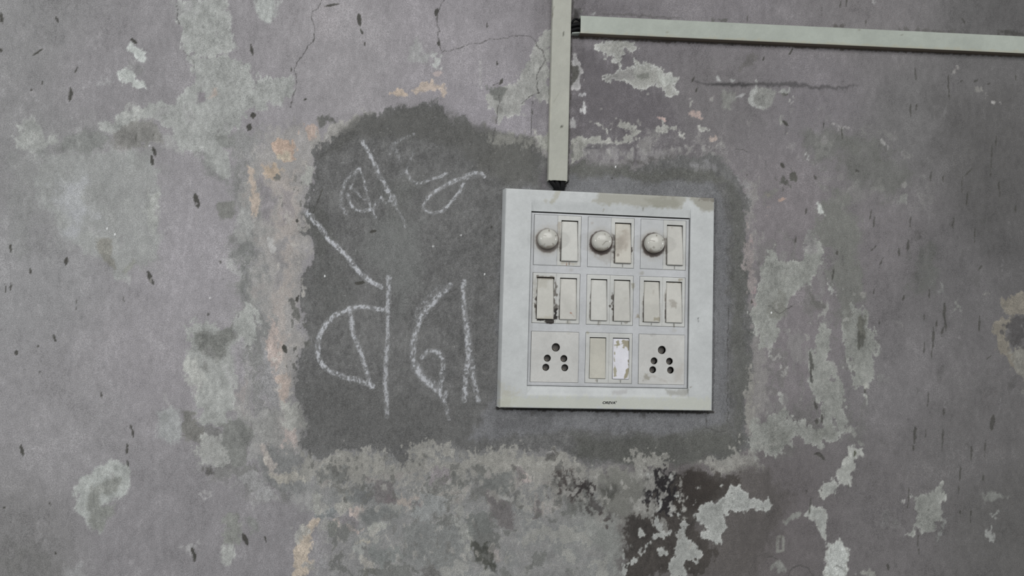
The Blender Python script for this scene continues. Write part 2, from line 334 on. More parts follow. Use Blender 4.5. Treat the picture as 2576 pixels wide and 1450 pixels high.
# --- the band between old paint and cement, left and top of the patch ---
zone([(655,330),(760,300),(800,330),(790,400),(770,560),(780,640),(750,780),(760,900),(735,1000),(770,1060),(750,1140),(690,1100),(680,900),(660,700),(650,500)], (150,146,142), 0.85, 14, 14, 10)
zone([(680,420),(745,420),(755,520),(745,600),(735,700),(715,800),(710,1000),(690,1010),(685,800),(690,650),(680,520)], (162,152,145), 0.85, 12, 14, 10)
blob([(660,880),(690,900),(690,1040),(665,1020),(655,940)], (133,132,134), .8, 8, 10, 6)
blob([(660,440),(685,470),(680,560),(660,540)], (132,126,132), .8, 7, 9, 6)
blob([(700,460),(735,480),(725,560),(705,570),(700,510)], (139,131,134), .7, 8, 9, 7)
blob([(690,610),(720,600),(715,700),(690,720)], (131,130,133), .7, 8, 9, 7)
blob([(675,800),(700,860),(695,960),(680,920),(668,860)], (164,148,140), .8, 5, 8, 6)
blob([(690,940),(728,930),(730,1000),(715,1030),(700,990)], (170,153,142), .8, 5, 9, 6)
blob([(700,1000),(760,1010),(773,1055),(768,1080),(735,1100),(708,1060)], (156,157,149), .9, 4, 9, 9, 0.15)
blob([(706,1090),(750,1080),(745,1120),(720,1130)], (162,147,141), .8, 4, 9, 8)
blob([(674,362),(692,346),(735,350),(748,378),(742,402),(715,408),(696,395),(684,380)], (170,149,134), 1, 2.5, 5, 3, 0.12, part='peach_paint_patch')
zone([(695,385),(735,380),(735,400),(700,405)], (170,163,144), .8, 6, 5, 5)
blob([(668,425),(692,415),(712,420),(700,450),(680,450)], (170,152,132), .85, 5, 6, 4)
blob([(626,420),(642,425),(650,450),(655,490),(656,535),(640,545),(634,500),(636,460)], (172,157,143), .95, 3, 5, 4, part='peach_paint_patch')
blob([(768,310),(800,306),(806,330),(800,352),(778,358),(766,345)], (172,150,136), .75, 4, 6, 8)
blob([(668,600),(680,598),(695,630),(690,640),(672,620)], (164,163,160), .9, 3, 4, 3)
blob([(980,236),(1000,227),(1015,232),(1024,240),(1005,246)], (172,156,141), 1, 2.5, 3, 3, part='peach_paint_patch')
blob([(1036,232),(1060,212),(1072,203),(1092,205),(1094,215),(1122,216),(1128,235),(1118,249),(1112,244),(1112,228),(1088,226),(1058,236)], (170,155,142), .95, 2.5, 4, 4, 0.08, part='peach_paint_patch')
blob([(1040,100),(1055,93),(1062,130),(1080,135),(1078,155),(1050,155),(1030,150)], (150,152,150), .75, 6, 6, 4)
blob([(1086,147),(1102,150),(1108,164),(1092,160)], (164,168,164), .9, 3)
blob([(1092,175),(1112,178),(1112,190),(1096,186)], (166,150,146), .8, 3)
blob([(1205,150),(1210,150),(1212,220),(1206,215)], (156,154,154), .7, 2.5, 2, 2)
blob([(790,10),(860,20),(850,110),(800,100)], (147,140,144), .5, 20, 12, 6)

# --- crumbling pale rim round the cement ---
zone([(780,380),(800,340),(860,300),(960,280),(1060,300),(1180,330),(1380,345),(1390,400),(1200,380),(900,340),(800,420)], (148,145,139), .85, 8, 8, 14)
blob([(757,430),(778,416),(790,425),(784,455),(764,470)], (163,165,157), .9, 3, 6, 6, 0.15)
blob([(820,325),(862,296),(905,290),(915,305),(870,330),(845,345)], (158,155,148), .85, 4, 8, 10, 0.1)
blob([(803,300),(842,292),(845,308),(812,318)], (96,97,92), .9, 5, 5, 8)
blob([(905,300),(925,290),(935,300),(915,308)], (95,96,91), .8, 4, 4, 6)
blob([(1345,340),(1375,340),(1382,360),(1380,385),(1360,382),(1345,370)], (154,155,145), .95, 3, 6, 6, 0.2)
zone([(755,1140),(1010,1160),(1200,1140),(1420,1135),(1490,1175),(1700,1190),(1700,1225),(1450,1225),(1200,1200),(900,1205),(760,1190)], (140,138,130), .9, 9, 10, 20)
zone([(1740,1160),(1830,1150),(1905,1120),(1915,1180),(1800,1190)], (133,132,124), .8, 9, 10, 18)
zone([(1860,440),(1900,470),(1895,700),(1920,870),(1935,960),(1920,1060),(1900,1130),(1870,1100),(1880,800),(1870,600)], (132,128,125), .85, 9, 10, 14)
zone([(1440,395),(1560,405),(1680,385),(1800,385),(1860,430),(1800,440),(1600,450),(1440,440)], (122,118,118), .8, 10, 8, 14)

# --- cement infill ---
CEM = [(788,385),(812,360),(845,338),(885,322),(920,300),(955,278),(985,270),(1040,270),(1062,256),(1098,258),(1118,276),(1135,305),(1150,312),(1152,288),(1166,288),(1178,312),(1205,335),(1240,342),(1330,345),(1352,380),(1380,392),(1430,412),(1480,412),(1540,425),(1620,418),(1690,398),(1745,385),(1800,395),(1842,412),(1868,448),(1882,500),(1878,600),(1882,700),(1898,830),(1892,950),(1880,1050),(1888,1090),(1902,1125),(1868,1150),(1810,1168),(1760,1152),(1700,1170),(1640,1182),(1550,1170),(1490,1178),(1440,1160),(1402,1134),(1330,1136),(1220,1140),(1160,1128),(1130,1108),(1075,1108),(1035,1125),(1036,1155),(1012,1168),(985,1150),(920,1134),(850,1136),(802,1160),(764,1132),(756,1112),(775,1080),(770,1040),(742,998),(738,970),(752,900),(772,850),(762,800),(752,740),(762,690),(785,660),(784,610),(752,588),(752,572),(784,555),(776,520),(786,470),(788,430)]
blob(CEM, (101,101,100), 1, 3, 6, 7, -0.25, part='cement_patch', fine=3)
CPID = len(part_names)-1
def czone(P, col, op=.8, soft=16, warp=8, rag=4): blob(P, col, op, soft, warp, rag, fine=0)
czone([(880,300),(1060,262),(1180,310),(1330,345),(1370,400),(1350,440),(1200,400),(1050,350),(900,345),(800,400)], (88,88,84), .75, 14)
czone([(940,560),(1000,540),(1060,560),(1060,700),(1010,800),(980,700),(900,640)], (108,110,108), .9, 26)
czone([(960,470),(1060,440),(1000,600)], (104,106,102), .6, 26)
czone([(800,640),(850,640),(900,760),(800,800),(780,720)], (94,95,92), .6, 20)
czone([(740,940),(1260,1040),(1250,1140),(1000,1130),(760,1130)], (92,92,90), .6, 30)
czone([(760,540),(800,520),(850,600),(800,640)], (88,89,85), .7, 12)
czone([(1240,340),(1330,350),(1345,460),(1270,470),(1200,420)], (92,92,87), .8, 16)
czone([(1420,438),(1520,446),(1620,458),(1700,455),(1790,462),(1822,505),(1832,600),(1834,900),(1828,1040),(1800,1085),(1700,1092),(1560,1082),(1400,1088),(1250,1110),(1180,1100),(1225,1030),(1250,1000),(1262,480),(1400,470)], (111,112,116), .9, 10, 6, 5)
czone([(1240,1035),(1400,1040),(1380,1080),(1240,1085)], (88,88,90), .5, 16)
czone([(1430,412),(1600,428),(1760,420),(1840,450),(1800,462),(1600,452),(1430,436)], (96,97,90), .8, 9)
czone([(1838,450),(1875,520),(1872,700),(1890,900),(1872,1090),(1846,1100),(1842,600)], (92,93,87), .75, 9, 8, 6)
czone([(1440,1100),(1800,1098),(1880,1100),(1860,1150),(1640,1180),(1440,1150)], (86,87,81), .85, 12)
czone([(1720,1080),(1830,1060),(1860,1130),(1760,1150)], (98,99,92), .6, 14)
blob([(1560,400),(1700,392),(1690,402),(1580,412)], (84,82,78), .7, 5, 6, 6)
blob([(1744,412),(1800,415),(1795,432),(1750,425)], (132,130,134), .55, 8, 6, 8)
# pale crumbs lying over the cement's edges
for P in ([(1030,1112),(1060,1108),(1130,1112),(1140,1135),(1090,1145),(1036,1150)], [(800,1150),(850,1135),(940,1140),(980,1160),(970,1180),(900,1185),(820,1180)],
          [(1180,1140),(1300,1135),(1400,1145),(1440,1170),(1400,1190),(1250,1180),(1180,1165)], [(1400,1135),(1430,1160),(1490,1190),(1480,1200),(1420,1190)],
          [(1580,1145),(1640,1140),(1700,1165),(1690,1190),(1600,1185)], [(1770,1165),(1830,1150),(1862,1125),(1885,1140),(1870,1170),(1790,1178)]):
    blob(P, (143,141,132), .8, 2.5, 8, 16, 0.1)
blob([(1880,560),(1892,600),(1885,640),(1896,700),(1885,760),(1875,700),(1872,620)], (146,134,132), .8, 3, 6, 8, 0.1)
blob([(1848,430),(1862,440),(1885,475),(1880,490),(1860,455)], (134,131,133), .85, 2.5, 5, 6, .1)
blob([(1880,930),(1900,940),(1895,1040),(1905,1090),(1890,1100),(1878,1050)], (136,133,125), .85, 3, 7, 8)
blob([(1192,340),(1240,345),(1300,345),(1330,350),(1325,362),(1250,360)], (128,127,118), .6, 5, 6, 12)

# --- beside and around the trunking ---
blob([(1222,232),(1262,225),(1295,215),(1305,180),(1330,150),(1345,120),(1358,88),(1390,65),(1386,230),(1378,262),(1350,258),(1342,238),(1328,245),(1308,262),(1312,286),(1285,290),(1258,305),(1246,280),(1228,262)], (149,150,144), .95, 3, 6, 5, -0.15, part='exposed_plaster')
blob([(1221,217),(1250,214),(1268,228),(1262,252),(1248,250),(1238,235)], (104,106,101), .95, 3, 4, 4)
blob([(1240,292),(1252,300),(1245,315),(1232,305)], (128,124,124), .8, 4)
blob([(1250,262),(1268,270),(1262,285),(1250,280)], (125,125,120), .8, 3, 3, 3)
blob([(1438,128),(1448,130),(1456,158),(1464,175),(1460,195),(1456,215),(1452,226),(1438,222)], (163,161,161), .95, 2, 3, 3, part='exposed_plaster')
blob([(1436,168),(1452,168),(1456,182),(1448,200),(1436,212)], (92,90,85), 1, 2.5, 2, 2, -.2)
blob(ell(1464,240,8,5), (170,170,174), .95, 2, 2, 2)
blob([(1463,256),(1474,256),(1472,284),(1464,285)], (170,170,170), .95, 2, 3, 3)
blob([(1436,298),(1448,300),(1446,320),(1436,324)], (158,157,158), .9, 2, 3, 3)
blob([(1456,26),(1466,28),(1462,34)], (160,162,158), .9, 1.5, 1, 1)
blob([(1488,36),(1500,28),(1494,38)], (140,140,140), .9, 1.5, 1, 1)
RIM = ((172,174,168), 5)
blob([(1505,112),(1530,100),(1560,101),(1600,104),(1604,122),(1596,138),(1588,134),(1574,126),(1570,142),(1562,152),(1566,165),(1556,168),(1548,154),(1540,148),(1526,148),(1522,132),(1508,124)], (150,151,143), .97, 2, 4, 4, -0.2, RIM, 'exposed_plaster')
blob([(1593,150),(1612,158),(1618,150),(1640,165),(1662,180),(1690,190),(1710,196),(1708,208),(1690,214),(1692,226),(1706,232),(1690,238),(1672,240),(1665,228),(1648,214),(1632,214),(1620,226),(1598,228),(1582,218),(1560,206),(1526,204),(1518,196),(1530,184),(1560,176),(1594,172)], (146,147,139), .97, 2, 4, 4, -0.2, RIM, 'exposed_plaster')
blob([(1530,186),(1590,176),(1600,198),(1560,204),(1528,200)], (120,118,116), .75, 5, 4, 4)
blob(ell(1617,193,17,8), (108,110,102), .9, 5, 3, 3)
blob([(1655,190),(1700,196),(1690,210),(1670,215),(1660,205)], (162,166,158), .8, 4, 4, 4)
blob([(1436,345),(1470,346),(1500,343),(1520,352),(1560,356),(1575,345),(1588,332),(1590,320),(1572,324),(1556,318),(1556,310),(1588,308),(1602,318),(1612,328),(1592,340),(1586,356),(1574,362),(1540,360),(1518,367),(1484,362),(1476,372),(1478,390),(1462,398),(1450,410),(1436,410)], (149,149,140), .97, 2.2, 4, 4, -0.15, part='exposed_plaster')
blob([(1436,360),(1442,362),(1442,395),(1436,396)], (110,110,104), .8, 2, 1, 1)
blob([(1475,368),(1500,362),(1530,368),(1500,380),(1478,380)], (98,94,98), .8, 4, 4, 3)
zone([(1480,385),(1560,380),(1680,385),(1700,395),(1560,400),(1480,410)], (134,130,132), .7, 8, 6, 12)
for P in ([(1506,312),(1520,310),(1518,326)], [(1522,325),(1540,326),(1530,334)], [(1644,322),(1668,316),(1700,318),(1704,328),(1684,326),(1674,340),(1650,338)], [(1706,334),(1718,338),(1720,346),(1708,344)],
          [(1596,350),(1608,346),(1602,354)], [(1642,352),(1655,350),(1650,357)], [(1756,318),(1780,318),(1786,326),(1766,334)], [(1736,258),(1744,256),(1742,266)], [(1660,298),(1672,298),(1666,308)]):
    blob(P, (148,148,140), .95, 2, 3, 4, 0.1, part='exposed_plaster')
blob([(1738,284),(1752,274),(1762,286),(1768,300),(1752,302),(1744,296)], (164,145,138), .95, 2.5, 4, 4, part='peach_paint_patch')
blob([(1776,342),(1806,337),(1806,352),(1796,358),(1784,350)], (160,145,136), .95, 2.5, 4, 4, part='peach_paint_patch')
blob([(1660,298),(1668,297),(1668,304)], (170,145,140), .9, 2)
blob([(1808,228),(1836,226),(1850,242),(1845,262),(1830,275),(1818,262)], (126,128,120), .75, 5, 5, 5)
blob([(1884,250),(1890,262),(1900,272),(1930,274),(1946,262),(1948,230),(1928,218),(1900,222)], (136,138,131), .85, 3, 4, 4, -.1)
stroke([(1905,200),(1903,222),(1888,240),(1888,258),(1900,270),(1925,272)], (162,165,160), 4.5, .9, 2, 3)
stroke([(1806,190),(1806,202),(1812,205)], (165,168,165), 4, .9, 2)
stroke([(1838,202),(1848,202)], (155,157,155), 4, .9, 2)
stroke([(1852,245),(1862,243),(1875,236)], (158,158,158), 4, .9, 2)
stroke([(1750,207),(1790,213),(1850,214),(1930,211),(2000,213),(2050,220),(2100,222),(2155,216)], (80,77,79), 5, .8, 4, 3, True, -.1)
stroke([(1790,213),(1900,213)], (66,64,65), 3, .7, 2, 2)
blob(ell(1968,222,9,8), (146,149,144), .9, 3); blob(ell(1972,226,4,4), (85,84,78), .9, 2)
blob([(1870,150),(1893,120),(1905,150),(1890,170),(1862,182)], (96,93,88), .55, 6, 5, 9)
blob([(1440,14),(1462,30),(1456,60),(1460,85),(1440,80)], (60,58,56), .85, 5, 2, 3)
stroke([(1500,34),(1560,36),(1650,42),(1720,46)], (88,84,84), 3, .6, 2, 3)
blob([(1795,46),(1830,48),(1825,54),(1795,53)], (86,86,80), .8, 3, 2, 3)
blob([(2095,64),(2125,64),(2120,70),(2095,70)], (80,76,72), .8, 3, 2, 3)
blob([(2260,72),(2400,80),(2400,86),(2265,78)], (84,82,78), .6, 3, 2, 5)
blob([(2510,78),(2570,78),(2576,88),(2510,88)], (70,68,64), .8, 4, 2, 3)
blob([(1355,445),(1378,430),(1378,470),(1350,470)], (92,86,92), .6, 6)

# --- right half: pale plaster peels ---
RP = ((158,160,152), 4)
blob([(1933,618),(1946,622),(1956,645),(1972,662),(2008,650),(2022,648),(2032,622),(2026,600),(2040,582),(2058,588),(2064,612),(2066,640),(2072,668),(2058,690),(2046,705),(2044,712),(2020,722),(1990,742),(1992,765),(1978,780),(1966,800),(1966,840),(1950,860),(1934,876),(1912,880),(1900,850),(1896,780),(1900,720),(1918,690),(1926,650)], (136,139,131), .95, 2.5, 6, 6, -.2, part='exposed_plaster')
blob([(2026,600),(2040,584),(2058,590),(2050,640),(2034,640)], (112,106,110), .5, 5)
blob([(2056,515),(2066,515),(2072,545),(2062,540)], (166,171,165), .95, 2.5, 3, 2)
zone([(1935,740),(1985,740),(1990,772),(1960,790),(1935,800)], (108,108,98), .6, 12)
stroke([(2036,735),(2045,758),(2062,772),(2070,768),(2080,780)], (100,99,93), 8, .75, 4, 4)
stroke([(2078,756),(2082,775),(2075,790),(2060,796),(2056,808)], (146,147,140), 4, .8, 2, 4)
blob([(2086,710),(2096,716),(2098,730),(2090,732)], (158,161,155), .9, 2)
blob([(2060,818),(2078,812),(2090,838),(2092,870),(2078,905),(2088,920),(2108,930),(2100,960),(2115,975),(2124,1020),(2130,1065),(2132,1095),(2112,1092),(2100,1060),(2106,1100),(2080,1120),(2050,1132),(2020,1118),(2000,1100),(1975,1125),(1945,1145),(1905,1150),(1890,1120),(1895,1070),(1930,1052),(1950,1035),(1972,1028),(1980,1052),(2010,1062),(2040,1072),(2062,1080),(2070,1060),(2068,1020),(2050,990),(2038,970),(2046,900)], (134,137,129), .93, 2.5, 7, 8, -.15, part='exposed_plaster')
blob([(2045,1072),(2095,1065),(2092,1100),(2060,1112),(2045,1100)], (116,118,110), .7, 7, 6, 6)
blob([(1935,1070),(1990,1080),(1975,1120),(1940,1130)], (114,116,108), .7, 8, 6, 6)
stroke([(1890,1115),(1925,1125),(1960,1120)], (148,148,140), 4, .7, 2, 5)
blob([(2124,775),(2140,800),(2150,770),(2160,790),(2175,780),(2190,800),(2200,850),(2206,900),(2198,940),(2180,965),(2172,985),(2150,985),(2138,930),(2128,860),(2128,820)], (128,131,123), .92, 2.5, 7, 7, -.15, part='exposed_plaster')
blob([(2140,925),(2200,910),(2205,950),(2180,960),(2150,955)], (136,139,131), .8, 4, 5, 5)
blob([(2160,800),(2176,790),(2178,850),(2164,860)], (92,92,82), .85, 4, 4, 4)
stroke([(2160,830),(2162,880)], (74,74,66), 4, .8, 2); stroke([(2172,840),(2168,875)], (82,82,74), 4, .7, 2)
stroke([(2165,735),(2175,745),(2180,735)], (140,138,132), 5, .8, 2, 3)
stroke([(2038,940),(2045,965)], (70,70,66), 3, .8); stroke([(2038,885),(2045,930)], (76,76,70), 4, .8)
stroke([(2090,906),(2105,930),(2106,940)], (142,142,136), 3.5, .9, 1.5, 3)
blob([(1940,885),(1952,886),(1948,905)], (142,140,136), .8, 2); blob(ell(1944,878,4,6), (145,147,140), .8, 2)
blob([(1958,988),(1970,992),(1966,1012),(1962,1010)], (148,149,143), .9, 2, 3, 3)
blob([(1966,930),(1973,932),(1970,952)], (140,139,134), .8, 2); stroke([(2008,895),(2008,915)], (140,138,134), 2.5, .8)
blob([(2160,975),(2175,972),(2172,990),(2165,985)], (146,147,138), .9, 2); blob([(2172,995),(2180,992),(2188,1010),(2183,1022)], (146,149,141), .9, 2, 2, 2)
blob([(2134,1128),(2140,1120),(2150,1130),(2172,1135),(2174,1150),(2158,1165),(2152,1186),(2142,1190),(2142,1205),(2138,1223),(2122,1222),(2108,1208),(2106,1192),(2116,1175),(2126,1150)], (157,160,152), 1, 2, 4, 3, .15, RP, 'exposed_plaster')
stroke([(2151,1135),(2148,1148)], (86,88,72), 3, .9)
blob(ell(2158,1125,10,7), (128,130,122), .8, 3)
blob([(2064,1218),(2085,1212),(2094,1204),(2106,1222),(2098,1240),(2084,1246),(2072,1256),(2060,1248),(2066,1232)], (150,153,146), 1, 2, 4, 3, .15, RP, 'exposed_plaster')
blob([(2134,1098),(2146,1100),(2142,1112),(2136,1108)], (134,134,128), .9, 2)
blob([(2120,1072),(2132,1076),(2154,1078),(2140,1092)], (134,136,128), .8, 2.5, 3, 5)
blob([(2032,1276),(2050,1276),(2074,1282),(2080,1310),(2079,1338),(2072,1358),(2066,1350),(2060,1326),(2046,1312),(2036,1304),(2020,1300)], (152,156,149), 1, 2, 4, 3, .1, RP, 'exposed_plaster')
blob([(1970,1316),(1990,1300),(2010,1288),(2022,1286),(2016,1298),(1992,1312),(1978,1328)], (128,131,123), .85, 3, 4, 4)
blob([(2074,1362),(2092,1366),(2112,1360),(2120,1376),(2138,1388),(2134,1420),(2130,1455),(2070,1455),(2080,1420),(2074,1402),(2080,1384)], (171,176,170), 1, 2, 4, 3, .15, RP, 'exposed_plaster')
stroke([(1957,1352),(1970,1352),(1970,1384),(1955,1388),(1956,1356)], (138,140,130), 3.5, .8, 2, 1, False)
blob(ell(1962,1368,4,10), (84,82,74), .8, 2.5)
blob([(1938,1418),(1955,1412),(1978,1436),(1980,1450),(1955,1450)], (134,137,129), .8, 4, 5, 5)
blob([(1925,1262),(1948,1264),(1950,1272),(1940,1280),(1932,1294),(1920,1290)], (150,154,148), .95, 2.5, 4, 4, .1)
blob([(2298,1246),(2320,1244),(2345,1236),(2362,1222),(2372,1216),(2372,1244),(2378,1250),(2370,1270),(2372,1298),(2376,1312),(2362,1318),(2352,1318),(2350,1342),(2332,1338),(2316,1340),(2305,1322),(2294,1352),(2282,1346),(2292,1320),(2306,1300),(2302,1270)], (133,136,128), .95, 2.2, 5, 4, -.1, part='exposed_plaster')
blob([(2375,1305),(2388,1304),(2384,1330),(2372,1340),(2365,1362),(2358,1362),(2366,1335)], (126,128,124), .9, 2, 3, 3)
blob(ell(2328,1273,7,3,15), (70,68,62), .9, 2)
blob([(2478,1250),(2500,1232),(2520,1242),(2542,1250),(2510,1255),(2485,1263)], (124,127,120), .8, 5, 5, 4)
blob([(2500,1288),(2508,1292),(2507,1306),(2499,1300)], (134,137,131), .9, 2); blob([(2498,1325),(2501,1345),(2496,1362),(2490,1358),(2492,1345)], (138,141,136), .9, 2)
blob([(2160,1450),(2170,1438),(2190,1448)], (140,142,132), .8, 3)
blob(ell(2225,1310,10,16,20), (122,122,120), .5, 6); blob(ell(2252,1318,14,6,20), (126,126,122), .5, 4); blob([(2270,1276),(2278,1270),(2278,1278)], (150,150,146), .8, 2)
blob([(2252,500),(2280,492),(2285,505),(2270,515),(2255,508)], (124,126,120), .8, 3, 4, 6)
blob([(2258,470),(2275,465),(2278,480)], (124,122,118), .7, 3)
blob([(1968,290),(1978,296),(1974,306),(1966,300)], (140,141,134), .9, 2); blob([(1978,322),(1990,326),(1984,332)], (142,138,132), .9, 2); blob([(2035,385),(2042,392),(2043,405),(2036,402)], (150,150,148), .9, 2)
blob([(2112,315),(2134,312),(2136,318),(2114,320)], (142,138,138), .9, 2); blob(ell(2218,367,7,6), (140,139,136), .9, 3); blob([(2016,374),(2030,378),(2024,386)], (140,132,130), .7, 3)
blob(ell(2447,214,8,6), (124,122,116), .8, 3); blob([(2464,218),(2482,226),(2480,240),(2470,236)], (136,133,127), .9, 3); blob(ell(2508,255,3,4), (150,148,144), .9, 1.5); blob(ell(2411,177,4,5), (138,134,130), .8, 2)
blob([(2140,470),(2150,462),(2152,478),(2130,480)], (134,132,128), .6, 5); blob([(2266,462),(2280,468),(2276,482)], (128,126,122), .6, 4)
blob([(1995,240),(1990,255),(1984,258),(1990,242)], (150,150,146), .9, 1.5); 
blob([(2200,10),(2208,2),(2206,0)], (150,148,148), .8, 2)
blob([(1935,15),(1985,10),(2010,35),(1960,48)], (130,124,128), .5, 12)
blob([(2130,758),(2148,800),(2140,830),(2124,800)], (104,105,97), .6, 6)
blob([(2398,762),(2418,762),(2420,775),(2404,772)], (118,121,114), .8, 4); blob([(2362,705),(2370,708),(2375,740),(2364,738)], (120,121,118), .8, 3); blob([(2466,736),(2480,738),(2476,746)], (118,116,110), .8, 3)
stroke([(2255,810),(2268,815),(2270,825)], (124,122,120), 3, .7)
# ochre layer showing at the right edge
blob([(2600,742),(2560,742),(2530,742),(2518,752),(2524,772),(2532,784),(2548,790),(2538,800),(2520,800),(2504,822),(2506,845),(2514,862),(2508,885),(2530,905),(2545,925),(2560,935),(2600,985),(2600,872),(2560,876),(2546,886),(2542,860),(2532,838),(2548,812),(2550,795),(2576,792),(2600,790)], (126,119,105), .9, 2.5, 6, 5, .1, part='ochre_layer')
zone([(2545,880),(2600,872),(2600,985),(2560,935)], (128,127,118), .7, 5)
zone([(2550,800),(2600,800),(2600,868),(2545,870)], (78,75,75), .8, 5)

blob([(1982,428),(1992,425),(2003,434),(2010,448),(2000,458),(1988,452)], (78,78,70), .88, 2.5, 5, 6, -.2)
blob([(1956,450),(1966,444),(1980,452),(1980,466),(1966,468),(1954,462)], (80,80,73), .8, 3, 5, 8, -.2)
rs = np.random.RandomState(44)
for k in range(130):
    if k < 70: u0, v0, c_ = rs.uniform(0, 640), rs.uniform(0, 1440), rs.choice([158, 162, 120])
    elif k < 110: u0, v0, c_ = rs.uniform(1920, 2570), rs.uniform(160, 1440), rs.choice([130, 88, 84])
    else: u0, v0, c_ = rs.uniform(640, 1380), rs.uniform(0, 260), rs.choice([158, 120])
    L_ = rs.uniform(8, 34); dx = rs.uniform(-.18, .12)*L_
    stroke([(u0, v0), (u0+dx*.5, v0+L_*.5), (u0+dx, v0+L_)], (c_, c_-3, c_-1), rs.uniform(1, 3.5), rs.uniform(.15, .45), 1.6, 1.5, True, .05 if c_ > 125 else -.08, 1.2)
# --- reddish and ochre flecks right of the patch ---
for c in ((1935,490,5,5),(1965,501,6,5),(1933,545,4,5),(1936,520,4,3),(1930,590,3,4)): blob(ell(*c), (168,142,128), .8, 2.5, 3, 3)
for c in ((1890,612,4,10),(1896,735,6,12),(1898,760,5,8)): blob(ell(*c), (150,128,130), .7, 4, 4, 4)
blob([(1925,482),(1950,476),(1948,500),(1930,505)], (120,120,112), .7, 4, 4, 6)

# --- lower middle patchwork ---
LM = (150,149,142)
for P, c in (([(780,1240),(800,1230),(812,1270),(806,1300),(795,1290)], (146,147,139)), ([(850,1250),(880,1245),(890,1275),(865,1290),(852,1275)], (150,148,138)),
     ([(790,1290),(850,1280),(850,1310),(800,1300)], (112,118,119)), ([(885,1225),(925,1235),(932,1265),(900,1275),(880,1250)], (104,107,107)),
     ([(930,1205),(990,1210),(1000,1260),(985,1275),(935,1272)], (114,108,108)), ([(860,1300),(890,1280),(908,1300),(905,1320),(870,1320)], (122,116,120)),
     ([(890,1278),(910,1278),(908,1298),(892,1290)], (168,153,144)), ([(835,1308),(858,1305),(862,1330),(845,1325)], (172,156,146)), ([(820,1310),(850,1320),(855,1350),(820,1355)], (112,115,108)),
     ([(880,1318),(915,1325),(900,1338),(884,1332)], (166,150,143)), ([(912,1315),(960,1318),(940,1340),(925,1345)], (152,154,144)), ([(895,1362),(930,1365),(930,1374),(898,1372)], (166,160,142)),
     ([(895,1370),(925,1378),(920,1400),(896,1402)], (146,149,143)), ([(930,1378),(1000,1372),(1010,1400),(980,1420),(935,1410)], (118,123,120)),
     ([(1000,1268),(1050,1248),(1052,1262),(1010,1285)], (158,146,136)), ([(1060,1240),(1120,1250),(1110,1300),(1050,1310),(1020,1290)], (133,137,136)), ([(1025,1275),(1045,1262),(1052,1278),(1035,1285)], (108,100,102)),
     ([(1010,1320),(1080,1310),(1150,1330),(1180,1370),(1170,1420),(1090,1440),(1020,1400)], (119,122,120)), ([(1130,1300),(1160,1290),(1200,1350),(1180,1380),(1150,1340)], (138,140,134)),
     ([(1180,1340),(1196,1360),(1200,1390),(1186,1400)], (146,147,138)), ([(1160,1300),(1230,1290),(1245,1340),(1200,1360)], (106,110,106)), ([(1230,1230),(1290,1270),(1290,1340),(1240,1310)], (108,102,102)),
     ([(1210,1380),(1250,1390),(1265,1405),(1240,1410)], (144,136,132)), ([(1270,1230),(1288,1240),(1300,1260),(1260,1245)], (150,150,146)),
     ([(905,1405),(940,1405),(945,1440),(910,1425)], (152,148,138)), ([(925,1430),(960,1430),(955,1455),(925,1455)], (98,99,92)), ([(1060,1430),(1090,1425),(1120,1455),(1060,1455)], (104,102,100)),
     ([(970,1195),(985,1180),(1000,1200),(990,1215),(975,1212)], (104,104,98)), ([(815,1170),(870,1180),(850,1210),(800,1210)], (114,116,112)), ([(1075,1180),(1130,1180),(1125,1215),(1080,1220)], (124,116,120)),
     ([(1200,1200),(1290,1195),(1290,1230),(1210,1235)], (106,109,106)), ([(1190,1170),(1225,1175),(1215,1200),(1190,1190)], (102,103,98)), ([(1290,1180),(1320,1185),(1330,1220),(1310,1225)], (128,118,118)),
     ([(700,1195),(750,1185),(760,1200),(720,1215)], (156,152,140)), ([(690,1200),(706,1195),(704,1220),(695,1215)], (154,150,138)), ([(672,1160),(682,1160),(684,1180)], (166,160,150)),
     ([(1100,1340),(1115,1350),(1110,1385),(1096,1370)], (108,108,104)), ([(1120,1370),(1140,1370),(1138,1400),(1124,1400)], (110,110,106)), ([(960,1250),(985,1262),(975,1275)], (108,98,100)),
     ([(1330,1195),(1342,1200),(1338,1215)], (160,148,142)), ([(1312,1190),(1326,1192),(1326,1218),(1316,1218)], (158,146,140))):
    blob(P, c, .85, 3, 8, 7, .05)
for P in ([(905,1290),(960,1280),(1000,1290),(1000,1305),(910,1310)],[(870,1240),(900,1248),(905,1262),(870,1258)]): blob(P, (110,114,112), .8, 5, 8, 5)
blob([(740,1380),(756,1340),(758,1330),(775,1310),(790,1302),(806,1300),(798,1318),(782,1340),(786,1370),(780,1390),(790,1410),(782,1430),(765,1455),(742,1455),(738,1430),(735,1400)], (170,157,141), .97, 2.5, 5, 4, .1, part='peach_paint_patch')
blob([(742,1335),(770,1318),(780,1330),(758,1350),(742,1350)], (150,150,143), .8, 5)
blob(ell(780,1415,9,13,20), (122,122,120), .7, 4)
blob([(1190,1365),(1215,1370),(1228,1395),(1248,1420),(1240,1436),(1220,1430),(1200,1410),(1192,1395)], (72,74,66), .9, 4, 6, 6, -.2)
